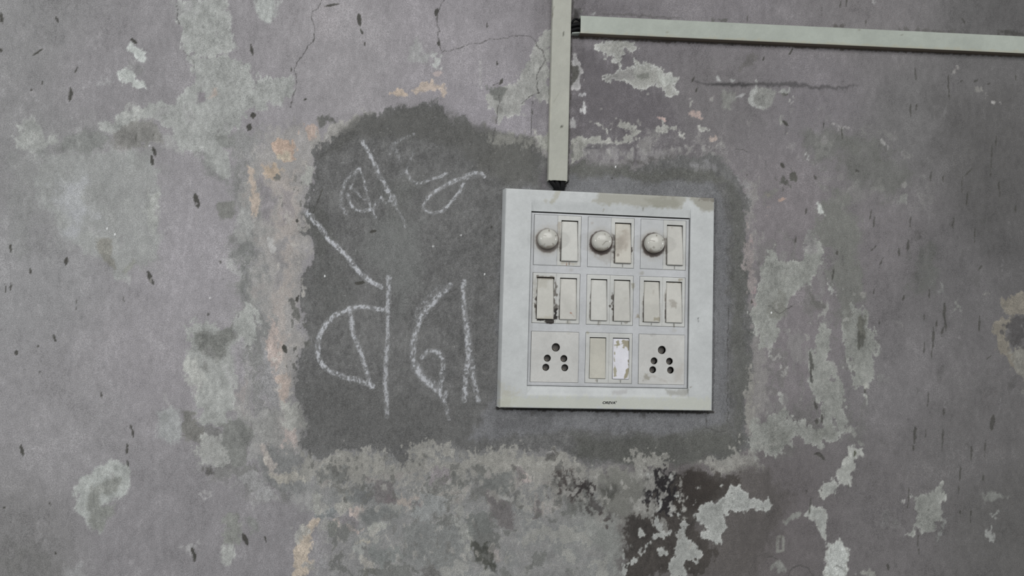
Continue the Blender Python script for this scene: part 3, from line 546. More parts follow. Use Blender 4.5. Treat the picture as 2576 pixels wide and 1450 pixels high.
# damp brown paint and black soot below the board
blob([(1400,1178),(1450,1200),(1500,1225),(1470,1255),(1440,1250),(1410,1215),(1390,1195)], (80,73,69), .75, 4, 10, 14, part='brown_stain')
DARKL = [(1436,1200),(1478,1206),(1500,1222),(1480,1246),(1450,1254),(1436,1230)]
zone([(1740,1190),(1900,1180),(1990,1240),(1960,1320),(1900,1450),(1700,1460),(1560,1460),(1570,1300),(1640,1290),(1660,1200)], (90,84,81), .9, 26, 14, 10)
blob([(1700,1190),(1730,1196),(1775,1185),(1850,1192),(1860,1220),(1830,1260),(1790,1270),(1760,1300),(1750,1340),(1800,1400),(1760,1455),(1580,1455),(1566,1400),(1570,1340),(1575,1310),(1600,1300),(1610,1280),(1620,1250),(1640,1220),(1650,1190)], (71,65,60), .93, 4, 8, 8, -.1, part='brown_stain')
blob([(1712,1196),(1770,1190),(1800,1220),(1790,1260),(1745,1270),(1700,1300),(1700,1240)], (60,53,48), .85, 12, 10, 6)
blob([(1628,1195),(1660,1180),(1700,1188),(1706,1230),(1700,1290),(1680,1300),(1650,1295),(1640,1260),(1610,1265),(1606,1240),(1625,1225)], (44,41,44), .9, 3, 8, 10)
blob([(1605,1245),(1625,1232),(1650,1250),(1640,1275),(1615,1275)], (46,43,46), .85, 3, 6, 8)
blob([(1570,1308),(1600,1298),(1645,1320),(1652,1345),(1630,1362),(1600,1358),(1576,1335)], (64,59,55), .9, 4, 6, 6)
czP = (140,139,130)
zone([(1500,1190),(1600,1185),(1640,1210),(1600,1290),(1560,1300),(1510,1280)], (112,112,104), .9, 12, 10, 10)
blob([(1512,1225),(1545,1218),(1560,1232),(1545,1250),(1515,1262)], (72,72,66), .8, 10, 6, 6)
for P in ([(1420,1200),(1500,1195),(1505,1215),(1440,1212)],[(1455,1200),(1500,1225),(1495,1240),(1460,1225)],[(1570,1180),(1640,1185),(1650,1200),(1590,1205)],[(1612,1215),(1650,1205),(1680,1240),(1672,1258),(1640,1245)],[(1600,1270),(1640,1275),(1650,1300),(1640,1318),(1615,1305)],
          [(1655,1190),(1690,1195),(1680,1204),(1660,1204)],[(1640,1320),(1660,1295),(1672,1300),(1690,1320),(1685,1340),(1665,1360),(1655,1352),(1664,1330)],[(1618,1275),(1645,1262),(1640,1310),(1622,1300)]):
    blob(P, (132,131,124), .85, 2, 7, 10, .1)
FL = (150,154,148); FR = ((166,170,165), 4)
blob(DARKL, (60,54,53), .9, 3, 8, 12); blob([(1400,1195),(1425,1200),(1430,1225),(1405,1222)], (72,66,63), .8, 3, 8, 10)
for P in ([(1745,1288),(1760,1288),(1766,1268),(1800,1262),(1825,1250),(1835,1225),(1855,1222),(1880,1240),(1885,1258),(1930,1256),(1945,1270),(1925,1280),(1895,1282),(1870,1295),(1840,1290),(1826,1305),(1830,1330),(1812,1345),(1812,1362),(1790,1374),(1780,1360),(1762,1355),(1765,1340),(1778,1332),(1756,1322),(1752,1305)],
          [(1710,1340),(1716,1315),(1730,1310),(1728,1335),(1722,1348),(1740,1365),(1765,1392),(1760,1402),(1730,1408),(1722,1425),(1735,1455),(1680,1455),(1676,1425),(1695,1405),(1690,1380),(1706,1362)],
          [(1650,1398),(1668,1376),(1680,1390),(1674,1402),(1658,1404)], [(1618,1372),(1632,1358),(1638,1372),(1628,1392),(1614,1398)], [(1640,1300),(1655,1295),(1668,1330),(1670,1355),(1650,1360),(1640,1352),(1656,1340),(1645,1325)],
          [(1568,1385),(1575,1415),(1605,1402),(1600,1418),(1578,1422),(1575,1455),(1560,1455),(1566,1420)], [(1684,1330),(1692,1335),(1690,1345),(1682,1342)], [(1706,1285),(1715,1282),(1720,1292),(1712,1296)],
          [(1688,1275),(1700,1268),(1692,1282)],[(1700,1248),(1712,1246),(1706,1262)],[(1604,1335),(1618,1342),(1612,1350)],[(1674,1344),(1684,1342),(1682,1350)],[(1748,1252),(1752,1260),(1746,1262)],[(1808,1218),(1814,1222),(1808,1224)],[(1682,1195),(1690,1198),(1688,1208),(1680,1204)],[(1660,1264),(1668,1268),(1664,1276)]):
    blob(P, FL, .95, 2, 5, 4, .15, FR, 'exposed_plaster')
blob([(1795,1275),(1825,1268),(1820,1300),(1795,1300)], (124,127,122), .7, 6); blob([(1845,1235),(1870,1240),(1865,1265),(1845,1262)], (130,134,130), .7, 6)
blob([(1440,1300),(1500,1290),(1560,1320),(1572,1380),(1560,1440),(1520,1400),(1480,1360)], (134,137,131), .7, 6, 14, 14)
blob([(1490,1320),(1540,1340),(1530,1400),(1500,1380)], (116,119,114), .7, 9, 10, 8)
for c in ((1508,1288,6,6),(1529,1304,7,3),(1524,1324,3,5),(1392,1225,4,6),(1405,1232,8,14),(1440,1210,5,4),(1378,1250,4,5)): blob(ell(*c), (74,66,64), .85, 2, 3, 4)
blob([(1345,1262),(1362,1262),(1364,1300),(1348,1300)], (98,90,90), .8, 4); stroke([(1346,1260),(1348,1300)], (150,140,134), 2, .7); stroke([(1364,1262),(1366,1305)], (146,138,130), 2.5, .7)
blob([(1370,1140),(1392,1132),(1404,1145),(1390,1160),(1368,1158)], (78,76,72), .7, 3, 4, 5); stroke([(1372,1140),(1390,1133),(1402,1148)], (150,146,142), 2, .7)

# random pale crumbs scattered through the worn belts
def crumbs(P, n, col, s0, s1, op=.8, seed=1):
    r = np.random.RandomState(seed); P = np.array(P, float); u0, v0 = P.min(0); u1, v1 = P.max(0); k = 0; t = 0
    while k < n and t < n*20:
        t += 1; u = r.uniform(u0, u1); v = r.uniform(v0, v1)
        if sdf_poly(np.array([[u]], np.float32), np.array([[v]], np.float32), P)[0, 0] < 0: continue
        s = r.uniform(s0, s1); c = np.array(col)+r.uniform(-7, 7)
        blob(ell(u, v, s*r.uniform(.4, 1), s*r.uniform(.8, 2.2), r.uniform(-30, 30), 7), c, op, 1.6, 5, s*1.1, .08, fine=1.5); k += 1
crumbs([(780,1150),(1400,1145),(1500,1200),(1700,1200),(1680,1260),(1400,1260),(800,1230)], 90, (142,140,132), 2, 7, .7, 3)
crumbs([(780,1150),(1400,1145),(1500,1200),(1560,1240),(1400,1300),(800,1260)], 70, (100,100,95), 2, 7, .7, 4)
crumbs([(800,1270),(1250,1270),(1250,1440),(800,1440)], 50, (148,144,136), 2, 6, .6, 5)
crumbs([(800,1270),(1250,1270),(1250,1440),(800,1440)], 40, (104,104,100), 2, 7, .6, 6)
crumbs([(1500,1190),(1720,1185),(1740,1380),(1600,1300)], 40, (138,137,130), 1.5, 4.5, .85, 7)
crumbs([(1600,1190),(1760,1200),(1760,1440),(1600,1440)], 26, (148,150,145), 1.5, 4, .9, 8)
crumbs([(1390,1190),(1500,1200),(1480,1260),(1400,1250)], 24, (132,130,124), 2, 6, .85, 9)
crumbs([(690,420),(780,400),(770,600),(760,800),(740,1000),(690,1000)], 40, (163,158,150), 2, 6, .6, 10)
crumbs([(735,760),(775,780),(760,900),(735,940)], 14, (98,98,93), 3, 8, .8, 11)
crumbs([(690,430),(770,410),(770,520),(700,520)], 12, (102,102,97), 3, 8, .7, 12)
crumbs([(1920,700),(2200,700),(2200,1150),(1900,1150)], 34, (140,140,134), 1.5, 4, .7, 13)
crumbs([(1820,200),(2400,300),(2300,560),(1900,420)], 24, (126,122,122), 2, 6, .5, 14)
crumbs([(0,0),(640,0),(640,1450),(0,1450)], 60, (150,147,150), 4, 14, .28, 15)
crumbs([(0,0),(640,0),(640,1450),(0,1450)], 40, (124,121,124), 4, 14, .28, 16)
crumbs([(2200,500),(2570,480),(2570,1440),(2200,1440)], 40, (82,80,78), 3, 9, .3, 17)
crumbs([(1450,350),(1820,360),(1820,390),(1450,400)], 26, (142,140,136), 2, 5, .7, 18)
crumbs([(1450,200),(1800,240),(1810,340),(1460,340)], 14, (140,138,132), 1.5, 3.5, .7, 19)

# --- gouges and dark scratches (u, v, half length, half width, angle from vertical) ---
DK = (66,65,58)
for u, v, a, b, g in ((4,45,14,4,-5),(143,51,8,3,-20),(95,132,16,2.5,60),(192,175,8,2.5,25),(177,238,17,5,5),(79,226,3,2.5,0),(105,208,3,2,0),(336,103,10,3.5,-55),(2,127,5,4,0),(633,125,14,4,-8),(341,345,18,1.6,4),(385,345,14,1.6,15),
    (388,382,12,4,-15),(383,405,13,4,-8),(627,320,8,8,30),(636,290,7,8,0),(495,505,19,7.5,-15),(378,698,19,6,-22),(28,625,12,3,-5),(167,657,10,6,10),(76,682,9,3,-8),(14,725,10,2,-5),(27,722,11,2.5,10),(192,765,15,1.5,0),(312,753,9,2,0),(358,730,5,1.5,0),(560,703,3,3,0),
    (136,850,10,3,-15),(41,888,5,5,0),(101,938,4,3,0),(95,872,3,2,0),(555,660,3,3,0),(523,792,4,3,0),(255,995,8,2,-5),(332,1085,16,3,-12),(319,1130,12,3.5,5),(55,1133,15,4,-8),(322,1168,8,2,-10),(125,1268,6,1.8,-15),(11,1278,4,3,0),(617,1358,15,6,-22),
    (487,1392,14,4.5,-18),(489,1408,7,3,0),(139,1392,4,2,0),(668,1358,8,2.5,-18),(834,13,17,3,80),(904,50,15,6,-8),(911,82,8,3,-15),(917,110,5,2,-5),(1098,30,9,6,20),(1104,110,6,5,0),(1225,63,6,2,0),(732,176,5,3,0),(768,250,4,3,60),
    (1250,160,4,2,0),(1260,205,9,3,30),(1418,85,4,1.5,0),(715,875,5,6,-10),(717,882,8,5,-15),(748,752,8,4,10),(748,555,5,4,0),(937,583,9,4,75),(905,712,13,5,85),(1237,572,3,2.5,0),(2303,185,16,2,-3),(2386,205,16,3,-2),(2388,235,16,1.6,-5),(2291,275,18,2.5,2),(2305,270,8,2.5,5),
    (2418,205,4,3,60),(2455,203,5,3,50),(1880,48,8,1.5,5),(2130,8,10,2,5),(2114,12,8,1.5,5),(2067,28,12,1.5,4),(2178,58,10,1.5,4),(2424,53,7,2.5,-25),(2488,210,4,4,70),(2555,195,8,1.5,0),(2494,400,45,2,4),(2506,355,12,2,4),(2435,435,14,2,45),(2420,465,20,2,2),(2342,445,12,2,5),(2372,450,8,3,3),(2513,470,12,3,0),
    (1976,310,9,5,-50),(1969,417,8,5,-20),(2050,447,7,4,-30),(2072,310,12,1.6,5),(2158,430,6,4,-50),(2118,335,18,2,2),(2028,532,7,3,15),(2001,601,9,3,2),(2106,636,5,4,0),(2190,540,12,1.8,8),(2290,560,16,2,5),(2285,618,14,3.5,5),(2262,635,12,3.5,-3),(2217,660,13,2,25),
    (2198,625,10,2,45),(2199,560,14,1.6,3),(2433,500,18,2,2),(2398,560,22,2,3),(2452,590,20,1.6,3),(2515,490,10,1.6,0),(2096,690,16,3,8),(2273,750,7,4,20),(2376,785,22,5,0),(2378,815,18,3,-5),(2347,850,26,4,2),(2356,820,14,2.5,2),(2344,890,18,2,4),(2371,835,14,2,10),(2464,815,20,3,2),(2325,875,14,2,4),
    (2199,730,10,1.6,3),(2212,812,5,2,0),(2337,740,12,3,2),(2325,800,10,2,0),(2488,900,10,2,50),(2465,675,7,2.5,35),(2555,525,10,4,0),(2040,935,14,4,-3),(2334,1005,18,2.5,2),(2375,1040,10,3,0),(2302,1095,22,4,2),(2298,1130,8,2,3),(2371,1110,32,2.4,3),(2329,1090,10,1.6,2),(2443,1140,20,3,2),(2478,1130,22,2.2,5),(2415,1190,22,2.6,5),
    (2412,1230,14,1.8,2),(2473,1200,9,2,2),(2496,1065,18,9,8),(2052,1020,12,4,-12),(2068,1055,10,4,0),(2056,1062,6,6,0),(2065,1148,14,6,-50),(2055,1142,8,4,80),(2286,1240,14,1.8,2),(2285,1265,14,1.8,12),(2442,1300,14,2,0),(2310,1365,32,1.8,-2),(2234,1428,8,2.5,0),(2037,1275,20,1.8,5),(2030,1240,6,2,0),(1745,200,8,3,25),
    (1752,226,6,2.5,30),(1920,148,8,2,20),(1990,130,9,2,25),(1880,440,3,2,0),(1890,760,4,2,0),(2176,985,5,3,0),(800,505,34,1.6,22),(2416,1290,4,4,0),(2135,1225,6,1.5,5),(1540,448,3,2,0)):
    ang = math.radians(g); du, dv = math.sin(ang), math.cos(ang)
    sgn = -1 if g > 0 else 1
    stroke([(u+du*a, v-dv*a), (u, v), (u-du*a, v+dv*a)], DK, b*(.9 if u < 2000 else .75), (.88 if b > 1.7 else .6) if u < 2000 else .7, 1.0, .9, True, -0.3, 1.0)
blob(ell(495,512,4,4), (130,126,128), .9, 1.5, 0, 0); blob(ell(380,706,4,6), (125,122,118), .9, 1.5, 0, 0)
stroke([(2096,1430),(2108,1425),(2118,1428)], DK, 1.2, .6)
for pts, wd in (([(815,-5),(800,20),(785,30),(784,45),(790,65),(792,95),(787,105)], 1.3), ([(787,105),(775,115),(770,125),(745,160),(742,175),(745,200),(743,225),(735,240),(735,250),(730,270)], 1.2),
    ([(1120,-5),(1106,22),(1098,40),(1099,60),(1108,78),(1099,82),(1104,100),(1108,118),(1114,134)], 1.4), ([(1116,130),(1155,122),(1180,112),(1210,108),(1235,98),(1250,100),(1270,96),(1290,90),(1330,90),(1350,105),(1352,115)], 1.0),
    ([(1352,115),(1365,128),(1372,150),(1360,175),(1352,190),(1350,215),(1355,235)], 1.4), ([(1340,255),(1338,300),(1335,340)], 1.6), ([(1355,235),(1340,240),(1325,248),(1315,260)], 1.2),
    ([(1258,240),(1253,280),(1248,310),(1240,345),(1238,372)], 1.2), ([(445,15),(448,28),(446,45),(452,60)], 1.2), ([(460,130),(475,140),(487,150),(487,180)], .8),
    ([(1774,1042),(1776,1060),(1776,1078),(1800,1085),(1812,1090),(1825,1085)], 1.1), ([(1831,770),(1832,830),(1830,950),(1831,1030),(1829,1062)], 1.0), ([(1982,1450),(1985,1436),(2000,1426),(2012,1422),(2030,1430),(2046,1450)], 1.4),
    ([(1932,1402),(1945,1402),(1955,1410)], 1.2), ([(1850,375),(1870,378),(1882,382)], 1.0), ([(1240,215),(1255,208),(1264,200)], 1.2), ([(1932,1393),(1905,1400),(1890,1430),(1885,1450)], .8),
    ([(1933,770),(1960,790),(1975,782),(1992,772)], 1.4)):
    stroke(pts, (74,72,70), wd*.8, .72, .9, 1.6, False, -.25, .6)
for u, v in ((377,367),(269,575),(289,590),(529,750),(1549,420),(1159,592),(1090,620),(1219,690),(1941,787),(817,695)): blob(ell(u, v, 1.6, 3.0, 0, 6), (225,228,228), 1, .8, 0, 0, .2, fine=0)

# painted shadow, mixed with black residue, along edges of the board and the trunking
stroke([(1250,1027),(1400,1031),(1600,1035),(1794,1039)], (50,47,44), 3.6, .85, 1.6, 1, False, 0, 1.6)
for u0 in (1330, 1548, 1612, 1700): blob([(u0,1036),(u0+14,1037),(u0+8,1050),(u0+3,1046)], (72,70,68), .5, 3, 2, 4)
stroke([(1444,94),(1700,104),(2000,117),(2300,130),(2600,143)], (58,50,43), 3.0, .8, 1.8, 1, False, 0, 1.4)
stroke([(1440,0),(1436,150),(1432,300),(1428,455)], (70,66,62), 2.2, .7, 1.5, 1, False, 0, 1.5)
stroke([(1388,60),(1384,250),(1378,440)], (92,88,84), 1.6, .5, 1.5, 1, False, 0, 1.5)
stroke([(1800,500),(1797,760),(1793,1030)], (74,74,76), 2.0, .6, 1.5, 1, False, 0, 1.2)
# overall tooth of the surface
tex = 1+0.026*NM+0.026*NS+0.022*NG+0.02*NB
C *= tex[..., None]
H += 0.10*NM+0.085*NS+0.025*NG+0.12*NB
lum = C.mean(-1, keepdims=True); ch = np.abs(C-lum).max(-1, keepdims=True); C = lum+(C-lum)*(0.54+0.30*smooth(4, 20, ch))
cemk = np.zeros(U.shape, np.float32); cemk[PART == CPID] = 1
# fine pale aggregate specks in the cement
sp = np.clip(noise(U, V, 3.2, 3.6, 901)*1.0-0.80, 0, 1)*3.4
C += (cemk*np.clip(sp, 0, 1))[..., None]*np.array([38, 38, 38], np.float32)
C *= (1+cemk*0.025*noise(U, V, 5, 9, 907))[..., None]

# --- chalk ---
CH = np.array([174, 176, 180], np.float32)
GR = 0.55*noise(U, V, 3.0, 4.6, 601)+0.55*noise(U, V, 5.5, 8.0, 603)
def chalk(P, wd, dens=0.55, op=.8, label=None):
    wd *= .86; dens *= .9
    P = np.array(P, float); m = wd+12; wnd = window(P[:, 0].min()-m, P[:, 0].max()+m, P[:, 1].min()-m, P[:, 1].max()+m)
    d, t = sdf_line(U[wnd]+2*WX[wnd], V[wnd]+2*WY[wnd], P); e = d+1.5*NG[wnd]
    cover = dens*1.6*(1-smooth(wd*0.45, wd*1.15, e))-0.8
    env = 1-smooth(wd*.55, wd*1.2, e+1.2*GR[wnd]*wd*.35)
    k = np.clip(env*op*1.08*(.22*dens/.5+.95*smooth(-.28, .42, GR[wnd]+(dens-.5)*1.4)), 0, 1)
    C[wnd] = C[wnd]*(1-k[..., None])+CH*k[..., None]; H[wnd] += 0.12*k
    if label: part_names.append('chalk_stroke'); PART[wnd] = np.where(d < wd*0.95, len(part_names)-1, PART[wnd])
chalk([(914,358),(925,378),(935,392),(946,415),(955,440),(968,462),(980,488),(992,515)], 6.5, .62, .72, 1)
chalk([(992,515),(1008,535),(1016,550),(1019,570)], 3.5, .5, .5)
chalk([(904,424),(882,438),(866,462),(856,492),(860,520),(868,535)], 7, .42, .55, 1)
chalk([(873,488),(880,510),(893,526),(912,533),(930,527)], 5.5, .6, .72)
chalk([(904,424),(912,448),(920,478),(928,505),(934,530),(943,547)], 4.5, .55, .68, 1)
chalk([(878,468),(895,482),(915,500),(925,500)], 4.5, .5, .55)
chalk([(900,428),(888,450),(880,475)], 4, .45, .5)
chalk([(938,528),(948,508),(960,500),(975,512),(985,500)], 7, .38, .6)
chalk([(958,493),(965,500)], 5, .6, .8); chalk([(985,490),(995,500),(1000,515)], 5, .4, .55)
chalk([(1043,336),(1025,345),(1002,354),(985,372),(980,388)], 5, .42, .5, 1)
chalk([(988,365),(1000,385),(1006,398)], 10, .34, .35); chalk([(1042,385),(1032,402),(1022,425),(1002,448)], 5, .4, .4)
chalk([(1022,430),(1030,450),(1045,460),(1062,458),(1090,448),(1124,436)], 5.5, .52, .62, 1)
chalk([(1219,446),(1212,436),(1192,434),(1170,440),(1150,452),(1128,462),(1100,478),(1076,496),(1066,512),(1064,522),(1074,532),(1092,538),(1108,534),(1124,520),(1140,500),(1156,478),(1164,462)], 5.5, .6, .7, 1)
chalk([(1072,502),(1085,490),(1110,472),(1140,455),(1205,440)], 8, .42, .5)
chalk([(773,535),(790,555),(815,583),(832,606),(850,625),(868,640),(880,658),(905,685),(930,706),(956,724)], 8, .66, .78, 1)
chalk([(978,697),(976,740),(975,780),(974,840),(972,900),(970,966),(972,1010),(972,1048)], 8.5, .64, .62, 1)
chalk([(965,780),(935,776),(905,774),(875,780),(845,792),(820,812),(804,840),(798,870),(800,898),(812,920),(835,938),(870,950),(905,960),(938,970)], 8, .62, .76, 1)
chalk([(878,776),(884,800),(886,840),(897,866),(908,890),(918,925),(926,950),(934,974)], 7.5, .62, .7, 1)
chalk([(1134,714),(1120,732),(1096,750),(1075,775),(1056,806),(1044,838),(1038,870),(1042,905),(1056,940),(1078,968),(1104,990),(1116,1010)], 9, .58, .72, 1)
chalk([(1132,722),(1105,726),(1080,748),(1055,775),(1046,800)], 9, .38, .5)
chalk([(1062,900),(1078,884),(1098,884),(1112,900),(1114,930),(1108,960),(1106,984)], 9, .46, .75)
chalk([(1045,925),(1070,955),(1100,980)], 14, .38, .7)
chalk([(1120,990),(1118,1010),(1126,1032),(1129,1054)], 7, .48, .6)
chalk([(1167,707),(1169,760),(1171,810),(1174,850),(1178,890),(1172,940),(1168,985),(1166,1010)], 8, .56, .72, 1)
chalk([(1172,790),(1180,850),(1186,910),(1192,960),(1202,1008)], 9, .48, .72)
blob([(1386,456),(1428,456),(1424,470),(1420,486),(1398,486),(1396,470)], (40,39,38), 1, 1.5, 1, 1, -3.0)

def build_wall():
    ny, nx = U.shape
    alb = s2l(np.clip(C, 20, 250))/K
    P3 = np.stack([GX, -H*0.001, GZ], -1).reshape(-1, 3); alb = alb.reshape(-1, 3)
    idx = np.arange(ny*nx).reshape(ny, nx)
    Q = np.stack([idx[:-1, :-1], idx[:-1, 1:], idx[1:, 1:], idx[1:, :-1]], -1).reshape(-1, 4)
    lab = PART[:-1, :-1].reshape(-1)
    for pid in range(1, len(part_names)):
        if 0 < (lab == pid).sum() < 25: lab = np.where(lab == pid, 0, lab)
    objs = {}
    for pid in range(len(part_names)):
        q = Q[lab == pid]
        if len(q) < 25 and pid: continue
        used, inv = np.unique(q, return_inverse=True); q2 = inv.reshape(-1, 4)
        v = P3[used]; c = alb[used]
        if pid == 0:                         # the wall is a solid masonry slab: back face and edges
            n0 = len(v); xa, xb, za, zb = gx[0], gx[-1], gz[0], gz[-1]
            e = [(xa, 0, za), (xb, 0, za), (xb, 0, zb), (xa, 0, zb), (xa, .12, za), (xb, .12, za), (xb, .12, zb), (xa, .12, zb)]
            v = np.vstack([v, e]); c = np.vstack([c, np.tile([[.3, .29, .29]], (8, 1))])
            q2 = np.vstack([q2, np.array([[0, 4, 5, 1], [1, 5, 6, 2], [2, 6, 7, 3], [3, 7, 4, 0], [4, 7, 6, 5]])+n0])
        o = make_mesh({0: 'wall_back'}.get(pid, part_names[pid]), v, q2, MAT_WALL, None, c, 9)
        objs[pid] = o
    wall = objs[0]; tag(wall, kind='structure')
    for pid, o in objs.items():
        if pid == 0: continue
        nm = part_names[pid]
        o.parent = objs[CPID] if nm == 'chalk_stroke' else wall
    objs[CPID]['label'] = 'dark grey cement infill with ragged edges around the switchboard'
    seen = set()
    lb = {'chalk_stroke': 'white hand-drawn chalk line', 'peach_paint_patch': 'peach coloured old paint showing through',
          'brown_stain': 'dark brown damp-stained paint', 'ochre_layer': 'ochre paint layer at the right edge',
          'exposed_plaster': 'pale bare plaster where paint has peeled'}
    for pid, o in objs.items():
        if part_names[pid] in lb: o['label'] = lb[part_names[pid]]
    return wall
wall = build_wall()

# ------------------------------------------------------------------ painted grime and gap shade for the plastic pieces
def paint_on(X, Z, Y, base, marks):
    """albedo (n,3) for points in mm; marks are (polygon in photo px, colour, opacity, softness, rag)"""
    u, v = to_photo(X*0.001, -Y*0.001, Z*0.001); u = np.asarray(u, np.float32); v = np.asarray(v, np.float32)
    nf = fbm(u, v, 7, 331, 3); nb = fbm(u, v, 45, 351, 3)
    c = np.ones(u.shape+(3,), np.float32)*np.array(base, np.float32)*0.985
    c *= (1+0.012*nf+0.022*nb)[..., None]
    for P, col, op, soft, rag in marks:
        P = np.array(P, np.float32)
        if P[:, 0].max()+25 < u.min() or P[:, 0].min()-25 > u.max() or P[:, 1].max()+25 < v.min() or P[:, 1].min()-25 > v.max(): continue
        d = sdf_poly(u, v, P)+rag*nf
        k = (smooth(-soft, soft, d)*op)[..., None]; c = c*(1-k)+np.array(col, np.float32)*k
    return s2l(np.clip(c, 15, 252))/K
def sline(a, b, w):                              # thin quad around a pixel segment
    a = np.array(a, float); b = np.array(b, float); d = b-a; n = np.array([-d[1], d[0]])/(np.hypot(*d)+1e-9)*w
    return [tuple(a+n), tuple(b+n), tuple(b-n), tuple(a-n)]
GRIME = (60,55,50)
MARKS = [
 ([(1508,484),(1700,486),(1726,500),(1716,522),(1690,525),(1640,520),(1620,524),(1560,512),(1524,516),(1490,508),(1500,500)], (146,145,135), .85, 6, 2.5),
 ([(1620,500),(1700,500),(1712,520),(1650,522)], (133,132,121), .7, 7, 2.5),
 ([(1734,496),(1800,498),(1796,520),(1792,532),(1770,534),(1758,522),(1745,510)], (138,136,126), .85, 6, 3),
 ([(1750,494),(1800,498),(1798,508),(1760,505)], (112,108,100), .8, 3, 3),
 ([(1660,493),(1705,494),(1700,498),(1660,500)], (130,128,118), .5, 3, 3),
 ([(1398,482),(1410,482),(1400,500),(1388,515),(1382,508),(1392,496)], (160,159,148), .8, 4, 3),
 ([(1372,500),(1378,505),(1376,512),(1368,506)], (160,160,152), .7, 4, 2),
 (sline((1618,522),(1617,532),1.6), (120,118,112), .7, 1.5, 1), (sline((1519,526),(1516,534),1), (140,138,130), .7, 1.5, 1),
 ([(1540,982),(1580,980),(1575,992),(1545,994)], (160,160,160), .8, 4, 4),
 ([(1672,980),(1732,982),(1731,998),(1705,997),(1690,996),(1676,990)], (142,142,137), .8, 4, 2.5),
 ([(1255,960),(1275,975),(1300,990),(1285,1022),(1255,1024)], (163,162,150), .7, 12, 8),
 ([(1262,1004),(1284,1010),(1282,1022),(1258,1024)], (146,145,132), .8, 6, 4),
 ([(1255,998),(1790,1002),(1790,1034),(1255,1026)], (176,178,168), .75, 8, 5),
 (sline((1756,800),(1757,812),1.3), (95,95,95), .8, 1.2, 1), (sline((1736,975),(1742,973),1.2), (130,128,122), .8, 1.5, 1),
 # soot round the regulator knobs
 
 ([(1490,630),(1540,630),(1555,650),(1520,660),(1495,645)], (150,147,142), .6, 8, 6),
 (ell(1490,562,3,3), (150,145,138), .7, 3, 2),
 # grime beside the rockers
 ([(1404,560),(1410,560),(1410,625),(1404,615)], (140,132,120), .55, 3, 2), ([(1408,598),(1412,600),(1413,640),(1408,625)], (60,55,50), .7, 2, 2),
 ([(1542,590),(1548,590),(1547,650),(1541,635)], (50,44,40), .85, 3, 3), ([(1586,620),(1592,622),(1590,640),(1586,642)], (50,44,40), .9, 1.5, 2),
 ([(1672,600),(1679,600),(1677,640),(1672,632)], (60,54,48), .7, 3, 2), ([(1413,658),(1452,662),(1452,667),(1410,665)], (165,162,152), .8, 2, 2),
 (sline((1426,660),(1425,668),1), (120,80,60), .9, 1, .5), (sline((1431,660),(1433,666),1), (130,85,60), .9, 1, .5), (sline((1434,660),(1433,667),1), (130,85,60), .8, 1, .5),
 ([(1342,700),(1350,700),(1350,800),(1344,790)], (150,148,140), .6, 3, 3), ([(1342,750),(1350,752),(1350,760),(1343,756)], (55,50,46), .9, 1.5, 2.5), ([(1344,765),(1351,766),(1350,775),(1345,774)], (60,54,48), .9, 1.5, 2.5),
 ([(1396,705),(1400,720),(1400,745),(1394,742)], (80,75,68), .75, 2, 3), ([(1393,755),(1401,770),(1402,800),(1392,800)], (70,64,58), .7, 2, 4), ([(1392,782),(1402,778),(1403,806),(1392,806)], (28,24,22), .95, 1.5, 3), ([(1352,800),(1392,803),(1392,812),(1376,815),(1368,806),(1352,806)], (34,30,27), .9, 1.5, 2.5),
 ([(1350,694),(1394,696),(1394,700),(1350,699)], (90,84,76), .8, 1.5, 2), (ell(1431,812,6,4), (150,146,138), .6, 3, 2), (ell(1506,812,3,6), (145,142,134), .7, 3, 2), (ell(1436,680,5,4), (150,148,142), .4, 3, 2),
 ([(1540,735),(1546,735),(1546,775),(1537,772),(1535,766)], (60,55,50), .8, 2.5, 4), (ell(1541,778,3,4), (60,56,50), .9, 2, 2), ([(1590,715),(1597,712),(1594,732),(1590,730)], (140,138,126), .8, 2, 2),
 ([(1599,800),(1604,790),(1611,800),(1611,802)], (138,132,118), .9, 1.5, 1.5), ([(1617,745),(1622,735),(1621,770),(1617,765)], (120,116,106), .5, 3, 2), (ell(1573,812,5,2), (130,126,118), .7, 2, 2),
 ([(1708,702),(1718,702),(1718,708),(1708,706)], (150,145,132), .9, 1.5, 2), ([(1672,745),(1677,730),(1677,770),(1672,765)], (128,122,112), .5, 3, 2), (sline((1695,815),(1696,824),1.5), (110,105,98), .8, 1.2, 1), (ell(1613,688,5,4), (140,138,130), .6, 3, 2),
 (ell(1695,832,6,5), (160,158,152), .5, 4, 3), (ell(1430,838,4,3), (165,162,154), .5, 3, 2), (ell(1480,838,3,3), (140,136,118), .6, 2, 2), (ell(1642,842,8,2), (140,138,136), .6, 2, 2),
 (ell(1627,950,8,8), (140,137,128), .8, 4, 4), ([(1640,946),(1680,960),(1678,966),(1670,960)], (160,156,150), .6, 4, 3), ([(1700,930),(1718,915),(1716,960),(1695,960)], (164,160,154), .5, 5, 4), (ell(1501,957,3,3), (150,147,138), .8, 2, 1), (ell(1560,958,4,2), (158,155,146), .7, 2, 1),
]
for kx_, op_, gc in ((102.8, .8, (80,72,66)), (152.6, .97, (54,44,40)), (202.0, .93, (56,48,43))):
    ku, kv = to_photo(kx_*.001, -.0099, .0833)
    MARKS += [(ell(ku, kv+3, 37, 38, 0, 24), (148,145,139), .5, 9, 3), (ell(ku-.5, kv+3.5, 30, 30.5, 0, 24), gc, op_, 3.0, .9)]
